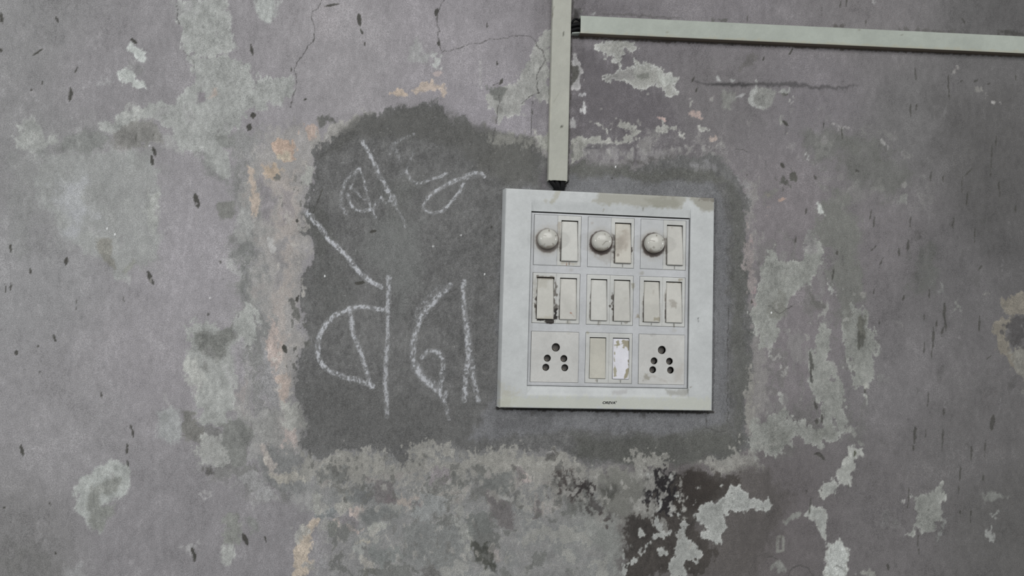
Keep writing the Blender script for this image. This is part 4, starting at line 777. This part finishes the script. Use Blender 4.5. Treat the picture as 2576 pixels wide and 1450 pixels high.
for (qa, qb), (za_, zb_), op_ in [(q, z, o_) for q, z, o_ in (((115.35, 131.0), (63.8, 101.4), .8), ((165.25, 180.7), (63.8, 101.4), .9), ((214.3, 229.7), (63.8, 101.4), .85),
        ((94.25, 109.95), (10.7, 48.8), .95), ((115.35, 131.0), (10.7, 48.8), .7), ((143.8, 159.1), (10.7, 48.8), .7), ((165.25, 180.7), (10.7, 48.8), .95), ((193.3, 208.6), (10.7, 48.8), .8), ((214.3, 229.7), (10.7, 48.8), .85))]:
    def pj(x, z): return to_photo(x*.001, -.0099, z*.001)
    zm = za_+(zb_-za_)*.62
    MARKS += [([pj(qa-.1, zm+3), pj(qa-.75, (zm+za_)/2), pj(qa-.6, za_), pj(qa+.1, za_)], (62,56,50), op_, 1.0, .5), ([pj(qb+.1, zm-6), pj(qb+.45, za_+6), pj(qb+.4, za_), pj(qb, za_)], (78,72,66), op_*.7, .9, .4)]  # dark slivers deepening the shade beside each rocker, painted with grime
ROCK = {   # marks on the rocker faces
 'b': [([(1555,590),(1575,578),(1590,590),(1580,620),(1560,630),(1548,612)], (158,152,142), .8, 7, 4), ([(1545,608),(1572,585),(1575,630),(1548,640)], (146,139,129), .6, 7, 4), (ell(1555,642,2.5,2.5), (120,112,104), .8, 2, 1),
       ([(1354,700),(1380,700),(1376,720),(1358,722)], (154,152,142), .6, 6, 4), ([(1352,697),(1394,699),(1394,702),(1352,702)], (120,114,104), .7, 2, 2), ([(1350,797),(1390,797),(1388,805),(1350,804)], (160,156,144), .7, 3, 3),
       (ell(1436,788,3.5,2,35), (140,104,88), .9, 1.2, 1), (sline((1438,790),(1446,799),.8), (150,128,112), .6, 1, .6),
       (ell(1692,764,8,10), (142,138,130), .75, 4, 4), (ell(1700,774,2,3), (145,142,134), .6, 2, 2), (ell(1644,736,2,6), (155,152,144), .6, 2.5, 2), ([(1648,800),(1660,800),(1660,808),(1645,806)], (135,130,114), .8, 1.5, 3),
       (ell(1574,752,4,3), (162,160,152), .6, 3, 2), (ell(1691,573,2.5,2), (150,146,138), .7, 1.5, 1), ([(1684,708),(1718,710),(1718,712),(1684,712)], (140,135,125), .5, 1.5, 2)],
 'w': [([(1550,858),(1558,858),(1556,874),(1550,880)], (138,134,112), .95, 1.2, 3), ([(1562,858),(1586,858),(1585,876),(1578,880),(1572,872),(1570,880),(1567,868)], (138,132,112), .95, 1.2, 3),
       ([(1545,866),(1548,868),(1546,910),(1544,905)], (140,136,116), .9, 1.2, 1.5), ([(1545,914),(1551,930),(1549,946),(1545,948)], (146,142,122), .9, 1.2, 2), ([(1581,916),(1584,918),(1582,930),(1579,951),(1571,952),(1574,938),(1578,928)], (140,134,112), .95, 1.2, 2), (ell(1581,909,1.5,4), (120,114,98), .9, 1, 1)]}

# ------------------------------------------------------------------ height-field plastic pieces (all mm, front towards -y)
def dense(a, b, step, extra=()):
    L = list(np.arange(a, b, step))+[b]
    for e in extra: L += [e-0.012, e+0.012]
    L = np.array(sorted(L)); keep = [L[0]]
    for x in L[1:]:
        if x-keep[-1] > 0.008: keep.append(x)
    return np.array(keep)
def hf(name, xs, zs, hfun, base, colour, marks, mat, parent):
    X, Z = np.meshgrid(xs, zs); Hh = hfun(X, Z)
    X = np.pad(X, 1, mode='edge'); Z = np.pad(Z, 1, mode='edge'); Hh = np.pad(Hh, 1, constant_values=base)
    col = paint_on(X, Z, Hh, colour, marks).reshape(-1, 3)
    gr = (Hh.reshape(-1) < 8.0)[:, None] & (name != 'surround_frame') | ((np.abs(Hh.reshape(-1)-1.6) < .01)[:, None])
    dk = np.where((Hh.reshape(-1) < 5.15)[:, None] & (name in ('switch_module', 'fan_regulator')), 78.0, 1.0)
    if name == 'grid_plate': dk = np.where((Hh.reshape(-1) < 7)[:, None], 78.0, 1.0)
    col = np.where(gr, s2l(np.where(dk > 2, np.array([96., 93, 90]), np.array([50., 45, 40])))/K, col)  # gaps and recess walls painted dark: shade together with grime
    ny, nx = X.shape; idx = np.arange(ny*nx).reshape(ny, nx)
    Q = np.stack([idx[:-1, :-1], idx[:-1, 1:], idx[1:, 1:], idx[1:, :-1]], -1).reshape(-1, 4)
    P = np.stack([X, -Hh, Z], -1).reshape(-1, 3)*0.001
    nv = len(P); cor = [idx[0, 0], idx[0, -1], idx[-1, -1], idx[-1, 0]]
    Q = np.vstack([Q, [[cor[3], cor[2], cor[1], cor[0]]]])
    return make_mesh(name, P, Q, mat, parent, col, math.radians(32))
def inbox(X, Z, b, e=0.0): return (X > b[0]-e) & (X < b[1]+e) & (Z > b[2]-e) & (Z < b[3]+e)

board = bpy.data.objects.new('switchboard', None); COL.objects.link(board)
board.empty_display_size = 0.05
tag(board, 'grimy white modular switchboard with rocker switches, three fan regulators and two sockets', 'switchboard')
BX = (61.6, 260.8, -69.0, 128.2)
OPEN = (87.2, 236.2, -49.3, 108.4)
def frame_h(X, Z):
    d = np.minimum(np.minimum(X-BX[0], BX[1]-X), np.minimum(Z-BX[2], BX[3]-Z)*1.6+1.9)
    h = np.interp(d, [0, 0.02, .7, .75, 1.9, 2.3, 3.0, 4.2], [0.6, 5.0, 5.6, 6.2, 10.6, 11.5, 11.92, 12.0])
    mid = (X > OPEN[0]) & (X < OPEN[1])
    top = 12-1.5*(1-smooth(107.0, 119.0, Z)); bot = 12-2.6*smooth(-58.2, -49.3, Z)
    h = np.where(mid & (Z > 80), np.minimum(h, top), h); h = np.where(mid & (Z < 0), np.minimum(h, bot), h)
    return np.where(inbox(X, Z, OPEN), 1.6, h)
xe = [BX[0]+t for t in (.7, 1.3, 1.9, 2.3, 2.6, 3.0, 3.6, 4.2)]+[BX[1]-t for t in (.7, 1.3, 1.9, 2.3, 2.6, 3.0, 3.6, 4.2)]
ze = [BX[2]+t for t in (.7, 1.3, 1.9, 2.3, 2.6, 3.0, 3.6, 4.2)]+[BX[3]-t for t in (.7, 1.3, 1.9, 2.3, 2.6, 3.0, 3.6, 4.2)]
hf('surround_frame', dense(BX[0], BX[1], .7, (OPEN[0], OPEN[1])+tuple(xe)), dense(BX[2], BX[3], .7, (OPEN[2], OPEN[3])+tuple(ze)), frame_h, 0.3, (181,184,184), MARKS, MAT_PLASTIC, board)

COLX = [(90.4, 133.7), (140.2, 183.4), (189.6, 232.5)]
ROWZ = [(59.7, 105.6), (7.3, 52.6), (-45.6, -0.3)]
PL_ = (87.75, 235.6, -48.9, 107.35); g = 0.24
def plate_h(X, Z):
    h = np.full(X.shape, 9.7)
    for cx in COLX:
        for rz in ROWZ: h = np.where(inbox(X, Z, (cx[0]-g, cx[1]+g, rz[0]-g, rz[1]+g)), 2.2, h)
    d = np.minimum(np.minimum(X-PL_[0], PL_[1]-X), np.minimum(Z-PL_[2], PL_[3]-Z))
    return h-0.35*(1-smooth(0, .8, d))
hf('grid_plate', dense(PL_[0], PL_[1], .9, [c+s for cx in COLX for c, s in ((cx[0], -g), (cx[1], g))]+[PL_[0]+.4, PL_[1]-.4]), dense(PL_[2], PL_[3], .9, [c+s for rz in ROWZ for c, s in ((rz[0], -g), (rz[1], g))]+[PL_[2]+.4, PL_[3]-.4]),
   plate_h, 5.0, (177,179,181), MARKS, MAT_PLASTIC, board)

def switch(x0, x1, z0, z1, rx0, rx1, rz0, rz1, kind='b', top=8.7, bot=12.2, mid=None, rcol=(184,183,176)):
    op = (rx0, rx1, rz0, rz1)
    def bez(X, Z):
        d = np.minimum(np.minimum(X-x0, x1-X), np.minimum(Z-z0, z1-Z))
        h = 9.95-0.25*(1-smooth(0, .5, d))
        return np.where(inbox(X, Z, op), 5.2, h)
    x0 += .06; x1 -= .06
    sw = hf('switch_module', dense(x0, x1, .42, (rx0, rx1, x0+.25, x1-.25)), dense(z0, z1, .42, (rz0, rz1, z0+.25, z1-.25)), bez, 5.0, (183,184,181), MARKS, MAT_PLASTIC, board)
    a0, a1, b0, b1 = rx0+.36, rx1-.26, rz0+.26, rz1-.75
    m = mid if mid is not None else (top+bot)/2+0.25
    def rk(X, Z):
        t = (b1-Z)/(b1-b0); h = np.interp(t, [0, .5, 1], [top, m, bot])
        d = np.minimum(X-a0, a1-X); h = h-0.55*(1-smooth(0, .75, d))
        dz = np.minimum(Z-b0, b1-Z); return h-0.3*(1-smooth(0, .5, dz))
    hf('rocker', dense(a0, a1, .5, (a0+.35, a1-.35)), dense(b0, b1, .5, (b0+.3, b1-.3)), rk, 5.3, (208,208,214) if kind == 'w' else rcol, ROCK[kind], MAT_PLASTIC, sw)
    # little status window under the rocker
    cx = (rx0+rx1)/2; zt = rz0-.5; zb = z0+.6
    V = [(cx-.45, -9.9, zb), (cx+.45, -9.9, zb), (cx+.45, -9.9, zt), (cx-.45, -9.9, zt), (cx-.45, -10.05, zb+.1), (cx+.45, -10.05, zb+.1), (cx+.45, -10.05, zt-.1), (cx-.45, -10.05, zt-.1)]
    o = make_mesh('indicator_window', np.array(V)*.001, [(4, 5, 6, 7), (0, 1, 5, 4), (1, 2, 6, 5), (2, 3, 7, 6), (3, 0, 4, 7), (3, 2, 1, 0)], MAT_RUST, sw)
    return sw
def regulator(x0, x1, z0, z1, kx, kz, ticks):
    x0 += .06; x1 -= .06
    def bez(X, Z):
        d = np.minimum(np.minimum(X-x0, x1-X), np.minimum(Z-z0, z1-Z)); return 9.9-0.25*(1-smooth(0, .5, d))
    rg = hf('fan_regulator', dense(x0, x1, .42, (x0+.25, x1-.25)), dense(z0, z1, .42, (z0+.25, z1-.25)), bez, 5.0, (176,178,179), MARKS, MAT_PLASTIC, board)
    prof = [(a_*.955, b_) for a_, b_ in [(9.6, 9.4), (9.6, 10.5), (9.35, 13.0), (9.25, 14.6), (9.0, 15.6), (8.4, 16.7), (7.5, 17.6), (6.4, 18.2), (5.2, 18.6), (4.0, 18.9), (2.7, 19.1), (1.4, 19.2), (0.5, 19.25)]]
    fine = []
    for k in range(len(prof)-1):
        for t in (0, .34, .67): fine.append((prof[k][0]*(1-t)+prof[k+1][0]*t, prof[k][1]*(1-t)+prof[k+1][1]*t))
    fine.append(prof[-1]); n = 96
    V = []; th = np.linspace(0, 2*math.pi, n, endpoint=False)
    for r, h in fine:
        for t in th: V.append((kx+r*math.cos(t), h, kz+r*math.sin(t)))
    V.append((kx, 19.26, kz)); V = np.array(V); Fq = []
    for k in range(len(fine)-1):
        for j in range(n): Fq.append((k*n+j, k*n+(j+1) % n, (k+1)*n+(j+1) % n, (k+1)*n+j))
    for j in range(n): Fq.append(((len(fine)-1)*n+j, (len(fine)-1)*n+(j+1) % n, len(V)-1))
    u0, v0 = to_photo(kx*.001, -.0175, kz*.001); mk = [([(u0-30, v0+19), (u0+30, v0+19), (u0+20, v0+40), (u0-20, v0+40)], (120,110,98), .6, 4, 3)]
    for (a, b, wd, op) in ticks: mk.append((sline((u0+a[0], v0+a[1]), (u0+b[0], v0+b[1]), wd), (120,116,108), op, 1.0, .4))
    col = paint_on(V[:, 0], V[:, 2], V[:, 1], (182,181,174), mk)
    kn = make_mesh('knob', np.stack([V[:, 0], -V[:, 1], V[:, 2]], -1)*.001, [tuple(reversed(f)) for f in Fq], MAT_KNOB, rg, col, 9)
    return rg
KZ = 83.3
RT = {0: [((1,-22),(1,-17),1.2,.9), ((-14,-8),(-6,-6),1.4,.5), ((-9,13),(-12,17),1,.6), ((10,12),(11,16),1,.6), ((16,-6),(20,-7),1.3,.7)],
      1: [((4,-18),(5,-13),1.2,.8), ((-2,12),(7,2),1.0,.75), ((7,2),(12,2),1,.6), ((-12,-6),(-9,-4),1,.6), ((14,-9),(18,-11),1.2,.7), ((11,16),(12,19),1,.7)],
      2: [((1,-20),(1,-16),1.3,.9), ((-16,-6),(-4,-4),.9,.9), ((15,-6),(20,-7),1.3,.7), ((-8,10),(-4,14),2.5,.5), ((11,12),(13,15),1.4,.6)]}
RX = {0: ((94.25, 109.95), (115.35, 131.0)), 1: ((143.8, 159.1), (165.25, 180.7)), 2: ((193.3, 208.6), (214.3, 229.7))}
sws = []
for c, (x0, x1) in enumerate(COLX):
    xm = (x0+x1)/2
    regulator(x0, xm, *ROWZ[0], x0+12.4, KZ, RT[c])
    z0, z1 = ROWZ[0]; rx = RX[c][1]
    switch(xm, x1, z0, z1, rx[0], rx[1], 63.8, 101.4, top=8.3, bot=12.6, rcol=[(184,184,179), (180,177,168), (182,181,175)][c])
    z0, z1 = ROWZ[1]
    switch(x0, xm, z0, z1, *RX[c][0], 10.7, 48.8, top=8.4, bot=12.5 if c == 0 else 12.0, rcol=(179,178,171) if c != 1 else (183,183,178))
    switch(xm, x1, z0, z1, *RX[c][1], 10.7, 48.8, top=8.5, bot=11.9, rcol=(181,180,174))
x0, x1 = COLX[1]; xm = (x0+x1)/2; z0, z1 = ROWZ[2]
s = switch(x0, xm, z0, z1, *RX[1][0], -41.8, -4.3, top=9.6, bot=11.2, mid=10.6, rcol=(177,175,165))
s = switch(xm, x1, z0, z1, *RX[1][1], -41.8, -4.3, kind='w', top=9.2, bot=11.2, mid=10.5)
s.children[0]['label'] = 'rocker with flaking bright white paint'

def socket(x0, x1, z0, z1, holes):
    x0 += .06; x1 -= .06; yf = 10.3
    pts = []; edges = []
    def add(p): pts.append(Vector(p)); return len(pts)-1
    c = [add(p) for p in ((x0, z0), (x1, z0), (x1, z1), (x0, z1))]
    edges += [(c[i], c[(i+1) % 4]) for i in range(4)]
    rings = []
    for hx, hz, r in holes:
        n = 40; ring = [add((hx+r*math.cos(2*math.pi*k/n), hz+r*math.sin(2*math.pi*k/n))) for k in range(n)]
        edges += [(ring[k], ring[(k+1) % n]) for k in range(n)]; rings.append((hx, hz, r, ring))
        for k in range(n): add((hx+(r+.35)*math.cos(2*math.pi*(k+.5)/n), hz+(r+.35)*math.sin(2*math.pi*(k+.5)/n)))
    for gxx in np.arange(x0+.7, x1-.3, .8):
        for gzz in np.arange(z0+.7, z1-.3, .8):
            if all(math.hypot(gxx-hx, gzz-hz) > r+.6 for hx, hz, r in holes): add((gxx, gzz))
    vs, es, fs, *_ = delaunay_2d_cdt(pts, edges, [], 0, 1e-5)
    P = [(p.x, yf, p.y) for p in vs]
    tri = []
    for f in fs:
        m = sum((vs[i] for i in f), Vector((0, 0)))/3
        if all((m.x-hx)**2+(m.y-hz)**2 > (r*0.995)**2 for hx, hz, r in holes): tri.append(tuple(f))
    # hole walls and outer skirt
    def strip(loop, y0_, y1_, k0=1.0, ctr=None):
        n0 = len(P); n = len(loop)
        for (a, b) in loop:
            P.append((a, y0_, b))
        for (a, b) in loop:
            aa, bb = (a, b) if ctr is None else (ctr[0]+(a-ctr[0])*k0, ctr[1]+(b-ctr[1])*k0)
            P.append((aa, y1_, bb))
        for k in range(n): tri.append((n0+k, n0+(k+1) % n, n0+n+(k+1) % n)); tri.append((n0+k, n0+n+(k+1) % n, n0+n+k))
    for hx, hz, r, ring in rings:
        lp = [(hx+r*math.cos(2*math.pi*k/40), hz+r*math.sin(2*math.pi*k/40)) for k in range(40)]
        strip(lp, yf, yf-.8, .90, (hx, hz))
    strip([(x0, z0), (x0, z1), (x1, z1), (x1, z0)], yf, 5.0)
    P = np.array(P)
    col = paint_on(P[:, 0], P[:, 2], P[:, 1], (184,184,181), MARKS)
    so = make_mesh('socket_plate', np.stack([P[:, 0], -P[:, 1], P[:, 2]], -1)*.001, np.array(tri), MAT_PLASTIC, board, col, math.radians(30))
    bm = []
    for hx, hz, r in holes:
        V = []; Fc = []; n = 24; rr = r*.9
        for y_ in (9.5, 3.0):
            for k in range(n): V.append((hx+rr*math.cos(2*math.pi*k/n), -y_, hz+rr*math.sin(2*math.pi*k/n)))
        for k in range(n): Fc.append((k, n+k, n+(k+1) % n, (k+1) % n))
        Fc.append(tuple(range(2*n-1, n-1, -1)))
        make_mesh('pin_hole', np.array(V)*.001, Fc, MAT_DARK, so)
        V = []; Fc = []; r2 = rr*.74; n = 10                      # split brass sleeve down inside the hole
        for y_, q in ((7.2, r2), (3.4, r2), (7.2, r2-.5), (3.4, r2-.5)):
            for k in range(n+1):
                t = math.radians(215+k*4.5); V.append((hx+q*math.cos(t), -y_, hz+q*math.sin(t)))
        m = n+1
        for k in range(n):
            Fc += [(k, k+1, m+k+1, m+k), (2*m+k, 3*m+k, 3*m+k+1, 2*m+k+1), (k, 2*m+k, 2*m+k+1, k+1)]
        make_mesh('brass_contact', np.array(V)*.001, Fc, MAT_BRASS, so)
    return so
socket(COLX[0][0], COLX[0][1], *ROWZ[2], [(112.9, -14.4, 4.0), (105.4, -24.3, 3.35), (120.5, -24.3, 3.35), (104.2, -32.5, 3.35), (121.5, -32.5, 3.35)])
socket(COLX[2][0], COLX[2][1], *ROWZ[2], [(211.3, -14.4, 4.0), (204.1, -24.5, 3.35), (218.6, -24.5, 3.35), (203.0, -32.6, 3.35), (219.7, -32.6, 3.35)])

# printed maker's wordmark on the lower rail
def wordmark():
    cu = bpy.data.curves.new('printed_wordmark', 'FONT'); cu.body = 'OREVA'; cu.size = 1.0; cu.shear = 0.22; cu.offset = 0.032; cu.extrude = 0.01; cu.space_character = .98
    o = bpy.data.objects.new('tmp', cu); COL.objects.link(o); bpy.context.view_layer.update()
    me = bpy.data.meshes.new_from_object(o.evaluated_get(bpy.context.evaluated_depsgraph_get())); bpy.data.objects.remove(o)
    n = len(me.vertices); co = np.empty(n*3, np.float32); me.vertices.foreach_get('co', co); co = co.reshape(-1, 3)
    lo = co.min(0); hi = co.max(0)
    x0, zb = on_wall(1515.8, 1017.0, .01203); x1, zt = on_wall(1548.2, 1010.4, .01203)
    out = np.empty_like(co)
    out[:, 0] = x0+(co[:, 0]-lo[0])/(hi[0]-lo[0])*(x1-x0)
    out[:, 2] = zb+(co[:, 1]-lo[1])/(hi[1]-lo[1])*0.00245
    out[:, 1] = -0.01200-(co[:, 2]-lo[2])/(hi[2]-lo[2]+1e-9)*0.00006
    me.vertices.foreach_set('co', out.ravel()); me.materials.clear(); me.materials.append(MAT_INK); me.update(); me.name = 'printed_wordmark'
    t = bpy.data.objects.new('printed_wordmark', me); COL.objects.link(t); t.parent = board; t['label'] = 'small black printed lettering with a registered mark'
    cx, cz = on_wall(1550.0, 1011.2, .01203); V = []; Fc = []; n = 24      # ringed R
    for r in (.00068, .00048):
        for k in range(n): V.append((cx+r*math.cos(2*math.pi*k/n), -.01206, cz+r*math.sin(2*math.pi*k/n)))
    for k in range(n): Fc.append((k, n+k, n+(k+1) % n, (k+1) % n))
    def bar(a, b, w_):
        i = len(V); d = np.array(b)-np.array(a); nn = np.array([-d[1], d[0]])/np.hypot(*d)*w_
        for p in (a+nn, b+nn, b-nn, a-nn): V.append((cx+p[0], -.01206, cz+p[1]))
        Fc.append((i, i+1, i+2, i+3))
    A = np.array
    bar(A([-.00018, -.0003]), A([-.00018, .0003]), .00006); bar(A([-.00018, .00027]), A([.00012, .0002]), .00005); bar(A([.00012, .0002]), A([-.0001, 0.0]), .00005); bar(A([-.0001, 0.0]), A([.0002, -.0003]), .00005)
    make_mesh('registered_mark', V, Fc, MAT_INK, t)
wordmark()

# ------------------------------------------------------------------ surface trunking
def channel(name, A, B, width_dir, wA, wB, depth0, depth1, t, mat, parent, marks, colr, nseg=240, bow=0.0, cut=0.0, grimy=False):
    """U-shaped cover from A to B (x, z) mm; width along width_dir; closed face towards the room"""
    A = np.array(A, float); B = np.array(B, float); L = np.linalg.norm(B-A); ax = (B-A)/L; wd = np.array(width_dir, float)
    r = 0.7
    prof = [(0, depth0), (0, depth1-r), (r*.3, depth1-r*.3), (r, depth1)]
    prof += [(q, depth1+bow*math.sin(math.pi*q)) for q in np.linspace(.06, .94, 14)]
    prof += [(1e3, depth1), (1e3+r*.7, depth1-r*.3), (1e3+r, depth1-r), (1e3+r, depth0)]
    V = []; cs = []
    rr = np.random.RandomState(5)
    for s in np.linspace(0, 1, nseg):
        W = wA*(1-s)+wB*s
        P0 = A+(B-A)*s; ro = []
        if s in (0.0, 1.0): pass
        for q, dpt in prof:
            if q >= 1e3: wv = W-r+(q-1e3)
            elif q < 1 and (q in (0, r*.3, r)) and dpt != depth1+bow*math.sin(math.pi*q): wv = q
            else: wv = q*W if q not in (0, r*.3, r) else q
            ro.append((wv, dpt))
        inner = [(W-t, depth0), (W-t, depth1-t), (t, depth1-t), (t, depth0)]
        for k, (wv, dpt) in enumerate(ro+inner):
            jag = 0
            if cut and s in (0.0,): jag = cut*math.sin(wv*1.7)*0.5
            if cut and s in (1.0,): jag = cut*math.sin(wv*2.1+1)*0.5
            p = P0+wd*wv+ax*jag; V.append((p[0], dpt, p[1]))
    m = len(prof)+4; V = np.array(V); Fq = []
    for i in range(nseg-1):
        for k in range(m): Fq.append((i*m+k, i*m+(k+1) % m, (i+1)*m+(k+1) % m, (i+1)*m+k))
    n = len(prof)
    def cap(off, flip):
        a, b_, c_, d_ = off+n, off+n+1, off+n+2, off+n+3      # inner corners
        f = [[off+j for j in range(0, 4)]+[c_, d_], [off+j for j in range(3, n-3)]+[b_, c_], [off+j for j in range(n-4, n)]+[a, b_]]
        f = [[off+0, off+1, off+2, off+3, c_, d_], [off+j for j in range(3, n-3)]+[b_, c_], [off+j for j in range(n-4, n)]+[a, b_]]
        return [tuple(x if not flip else x[::-1]) for x in f]
    Fq += cap(0, False)+cap((nseg-1)*m, True)
    col = paint_on(V[:, 0], V[:, 2], V[:, 1], colr, marks)
    if grimy: sel = np.tile(np.arange(m) < 2, nseg); col[sel] = s2l(np.array([84, 76, 66]))/K  # underside painted dark brown to deepen its shade, with grime
    o = make_mesh(name, np.stack([V[:, 0], -V[:, 1], V[:, 2]], -1)*.001, Fq, mat, parent, col, math.radians(28))
    bm_fix(o); return o
def bm_fix(o):
    import bmesh
    b = bmesh.new(); b.from_mesh(o.data); bmesh.ops.recalc_face_normals(b, faces=b.faces); b.to_mesh(o.data); b.free()
def W8(px, py, d=.008): x, z = on_wall(px, py, d); return x*1000, z*1000

TV = [([(1392,40),(1394,16),(1390,25),(1388,45)], (100,98,88), .7, 1.5, 1), (ell(1418,85,2,3), (50,50,42), .95, 1, .5), (sline((1407,322),(1416,317),1.2), (50,50,42), .95, 1, .5), ([(1386,230),(1410,215),(1416,230),(1396,260),(1388,262)], (154,155,146), .6, 6, 4), (sline((1392,258),(1412,228),1), (132,132,122), .6, 1.5, 1.5),
      ([(1382,250),(1386,250),(1384,330),(1381,330)], (186,184,170), .5, 2, 1)]
TH = [([(1445,80),(2576,130),(2576,138),(1445,88)], (150,146,128), .5, 3, 3), (ell(1680,81,2,2), (120,118,104), .8, 1, .5), (ell(2131,75,1.5,3), (110,108,96), .8, 1, .5), (ell(2162,75,1.5,2), (110,108,96), .7, 1, .5), (ell(2270,88,2,2), (110,108,96), .7, 1, .5), (ell(1585,46,2,3), (120,118,110), .8, 1, 1), ([(1460,84),(1462,38),(1464,38),(1466,84)], (186,184,174), .5, 2, 1)]
tv = bpy.data.objects.new('vertical_trunking', None); COL.objects.link(tv)
xa, za = W8(1379.2, 453.5); xb, _ = W8(1427.6, 456.5); xt, zt = W8(1391.0, 0); xt2, _ = W8(1438.0, 0)
tv.location = (0, 0, 0)
tag(tv, 'cream plastic cable trunking running straight down to the switchboard', 'trunking')
zr = 640.0; k_ = (zr-za)/(zt-za)
channel('trunking_cover', (xa, za), (xa+(xt-xa)*k_, zr), (1, 0.0), xb-xa, (xb-xa)+((xt2-xt)-(xb-xa))*k_*.5, 0.2, 8.0, 1.1, MAT_TRUNK, tv, TV, (158,159,150), cut=.5)
channel('trunking_base', (xa+1.4, za+4), (xa+1.4+(xt-xa)*k_, zr-2), (1, 0.0), xb-xa-2.8, xb-xa-2.6, 3.2, 1.6, .8, MAT_TRUNK, tv, [], (120,120,112), nseg=8) if False else None
th = bpy.data.objects.new('horizontal_trunking', None); COL.objects.link(th)
tag(th, 'pale cream plastic cable trunking sloping off to the right edge', 'trunking')
hl, zl = W8(1459.5, 83.5); hl2, zl2 = W8(1459.5, 38.5); hr, zr1 = W8(2576, 134.5); hr2, zr2 = W8(2576, 91)
ext = 3.6
channel('trunking_cover', (hl, zl), (hl+(hr-hl)*ext, zl+(zr1-zl)*ext), (0.0, 1), zl2-zl, (zl2-zl)+((zr2-zr1)-(zl2-zl))*ext, 0.2, 8.0, 1.1, MAT_TRUNK, th, TH, (154,160,152), nseg=700, cut=.5, grimy=True)
# base strip of the horizontal run, sticking out past the cover's cut end
def slab(name, P, y0, y1, mat, parent, colr, marks=()):
    n = len(P); V = [(x, y0, z) for x, z in P]+[(x, y1, z) for x, z in P]
    Fc = [tuple(range(n))[::-1], tuple(range(n, 2*n))]+[(k, (k+1) % n, n+(k+1) % n, n+k) for k in range(n)]
    V = np.array(V, float); col = paint_on(V[:, 0], V[:, 2], V[:, 1], colr, list(marks))
    o = make_mesh(name, np.stack([V[:, 0], -V[:, 1], V[:, 2]], -1)*.001, Fc, mat, parent, col); bm_fix(o); return o
sl = (zr1-zl)/(hr-hl)
def hz(x): return zl+(x-hl)*sl
xs_ = 121.6
slab('trunking_base', [(xs_, hz(xs_)+.6), (560, hz(560)+1.3), (560, hz(560)+14), (hl+1.5, hz(hl)+14), (hl+1.0, hz(hl)+4.4), (xs_+1.4, hz(xs_)+4.2)], 0.25, 1.6, MAT_TRUNK, th, (150,156,150))
slab('trunking_base', [(xs_, hz(xs_)+.2), (hl+2, hz(hl)+1.2), (hl+2, hz(hl)+2.2), (xs_+.4, hz(xs_)+1.3)], 1.6, 6.0, MAT_TRUNK, th, (140,146,140))

# ------------------------------------------------------------------ black cables
def cable(label, pts, r, group):
    cu = bpy.data.curves.new('cable', 'CURVE'); cu.dimensions = '3D'; cu.bevel_depth = r*.001; cu.bevel_resolution = 4; cu.resolution_u = 8; cu.use_fill_caps = True
    s_ = cu.splines.new('BEZIER'); s_.bezier_points.add(len(pts)-1)
    for b, p in zip(s_.bezier_points, pts): b.co = (p[0]*.001, -p[1]*.001, p[2]*.001); b.handle_left_type = b.handle_right_type = 'AUTO'
    o = bpy.data.objects.new('tmp', cu); COL.objects.link(o); bpy.context.view_layer.update()
    me = bpy.data.meshes.new_from_object(o.evaluated_get(bpy.context.evaluated_depsgraph_get())); bpy.data.objects.remove(o)
    me.name = 'cable'; me.materials.clear(); me.materials.append(MAT_BLACK)
    me.polygons.foreach_set('use_smooth', np.ones(len(me.polygons), bool))
    t = bpy.data.objects.new('cable', me); COL.objects.link(t); tag(t, label, 'cable', group); return t
g1 = 'cables between the vertical trunking and the switchboard'
zb = za
cable('leftmost of the thick black cables bulging out under the vertical trunking', [(105.5, 4.2, zb+14), (105.8, 4.2, zb+1), (109.6, 3.6, zb-4.2), (112.6, 2.0, zb-9), (113.2, 1.5, 121)], 2.4, g1)
cable('middle of the thick black cables bulging out under the vertical trunking', [(110.6, 4.0, zb+14), (110.8, 4.2, zb+1), (112.4, 4.2, zb-4), (114.0, 2.6, zb-9), (114.6, 1.8, 121)], 2.4, g1)
cable('rightmost of the thick black cables bulging out under the vertical trunking', [(115.7, 4.0, zb+14), (116.2, 4.2, zb+1), (116.4, 4.0, zb-4), (116.0, 2.6, zb-9), (115.9, 1.8, 121)], 2.4, g1)
g2 = 'cables crossing between the two trunkings'
xm_ = (xb+1)
cable('thin black cable arching over the gap between the trunkings', [(xm_-1.5, 2.2, 286.5), (121.6, 4.0, 288.0), (124.2, 5.2, 291.2), (126.8, 4.6, 291.6), (131, 3.4, 289.5)], 1.0, g2)
cable('thick black cable crossing the middle of the trunking gap', [(xm_-3, 3.0, 284.5), (122.0, 4.6, 285.2), (126.5, 4.8, 286.4), (133, 4.2, 287)], 1.9, g2)
cable('black cable lying lowest in the trunking gap', [(xm_-3, 3.0, 280.2), (122.0, 4.4, 281.0), (126.5, 4.8, 282.4), (133, 4.4, 283)], 1.8, g2)
print('triangles', sum(len(o.data.polygons)*2 for o in bpy.data.objects if o.type == 'MESH'))
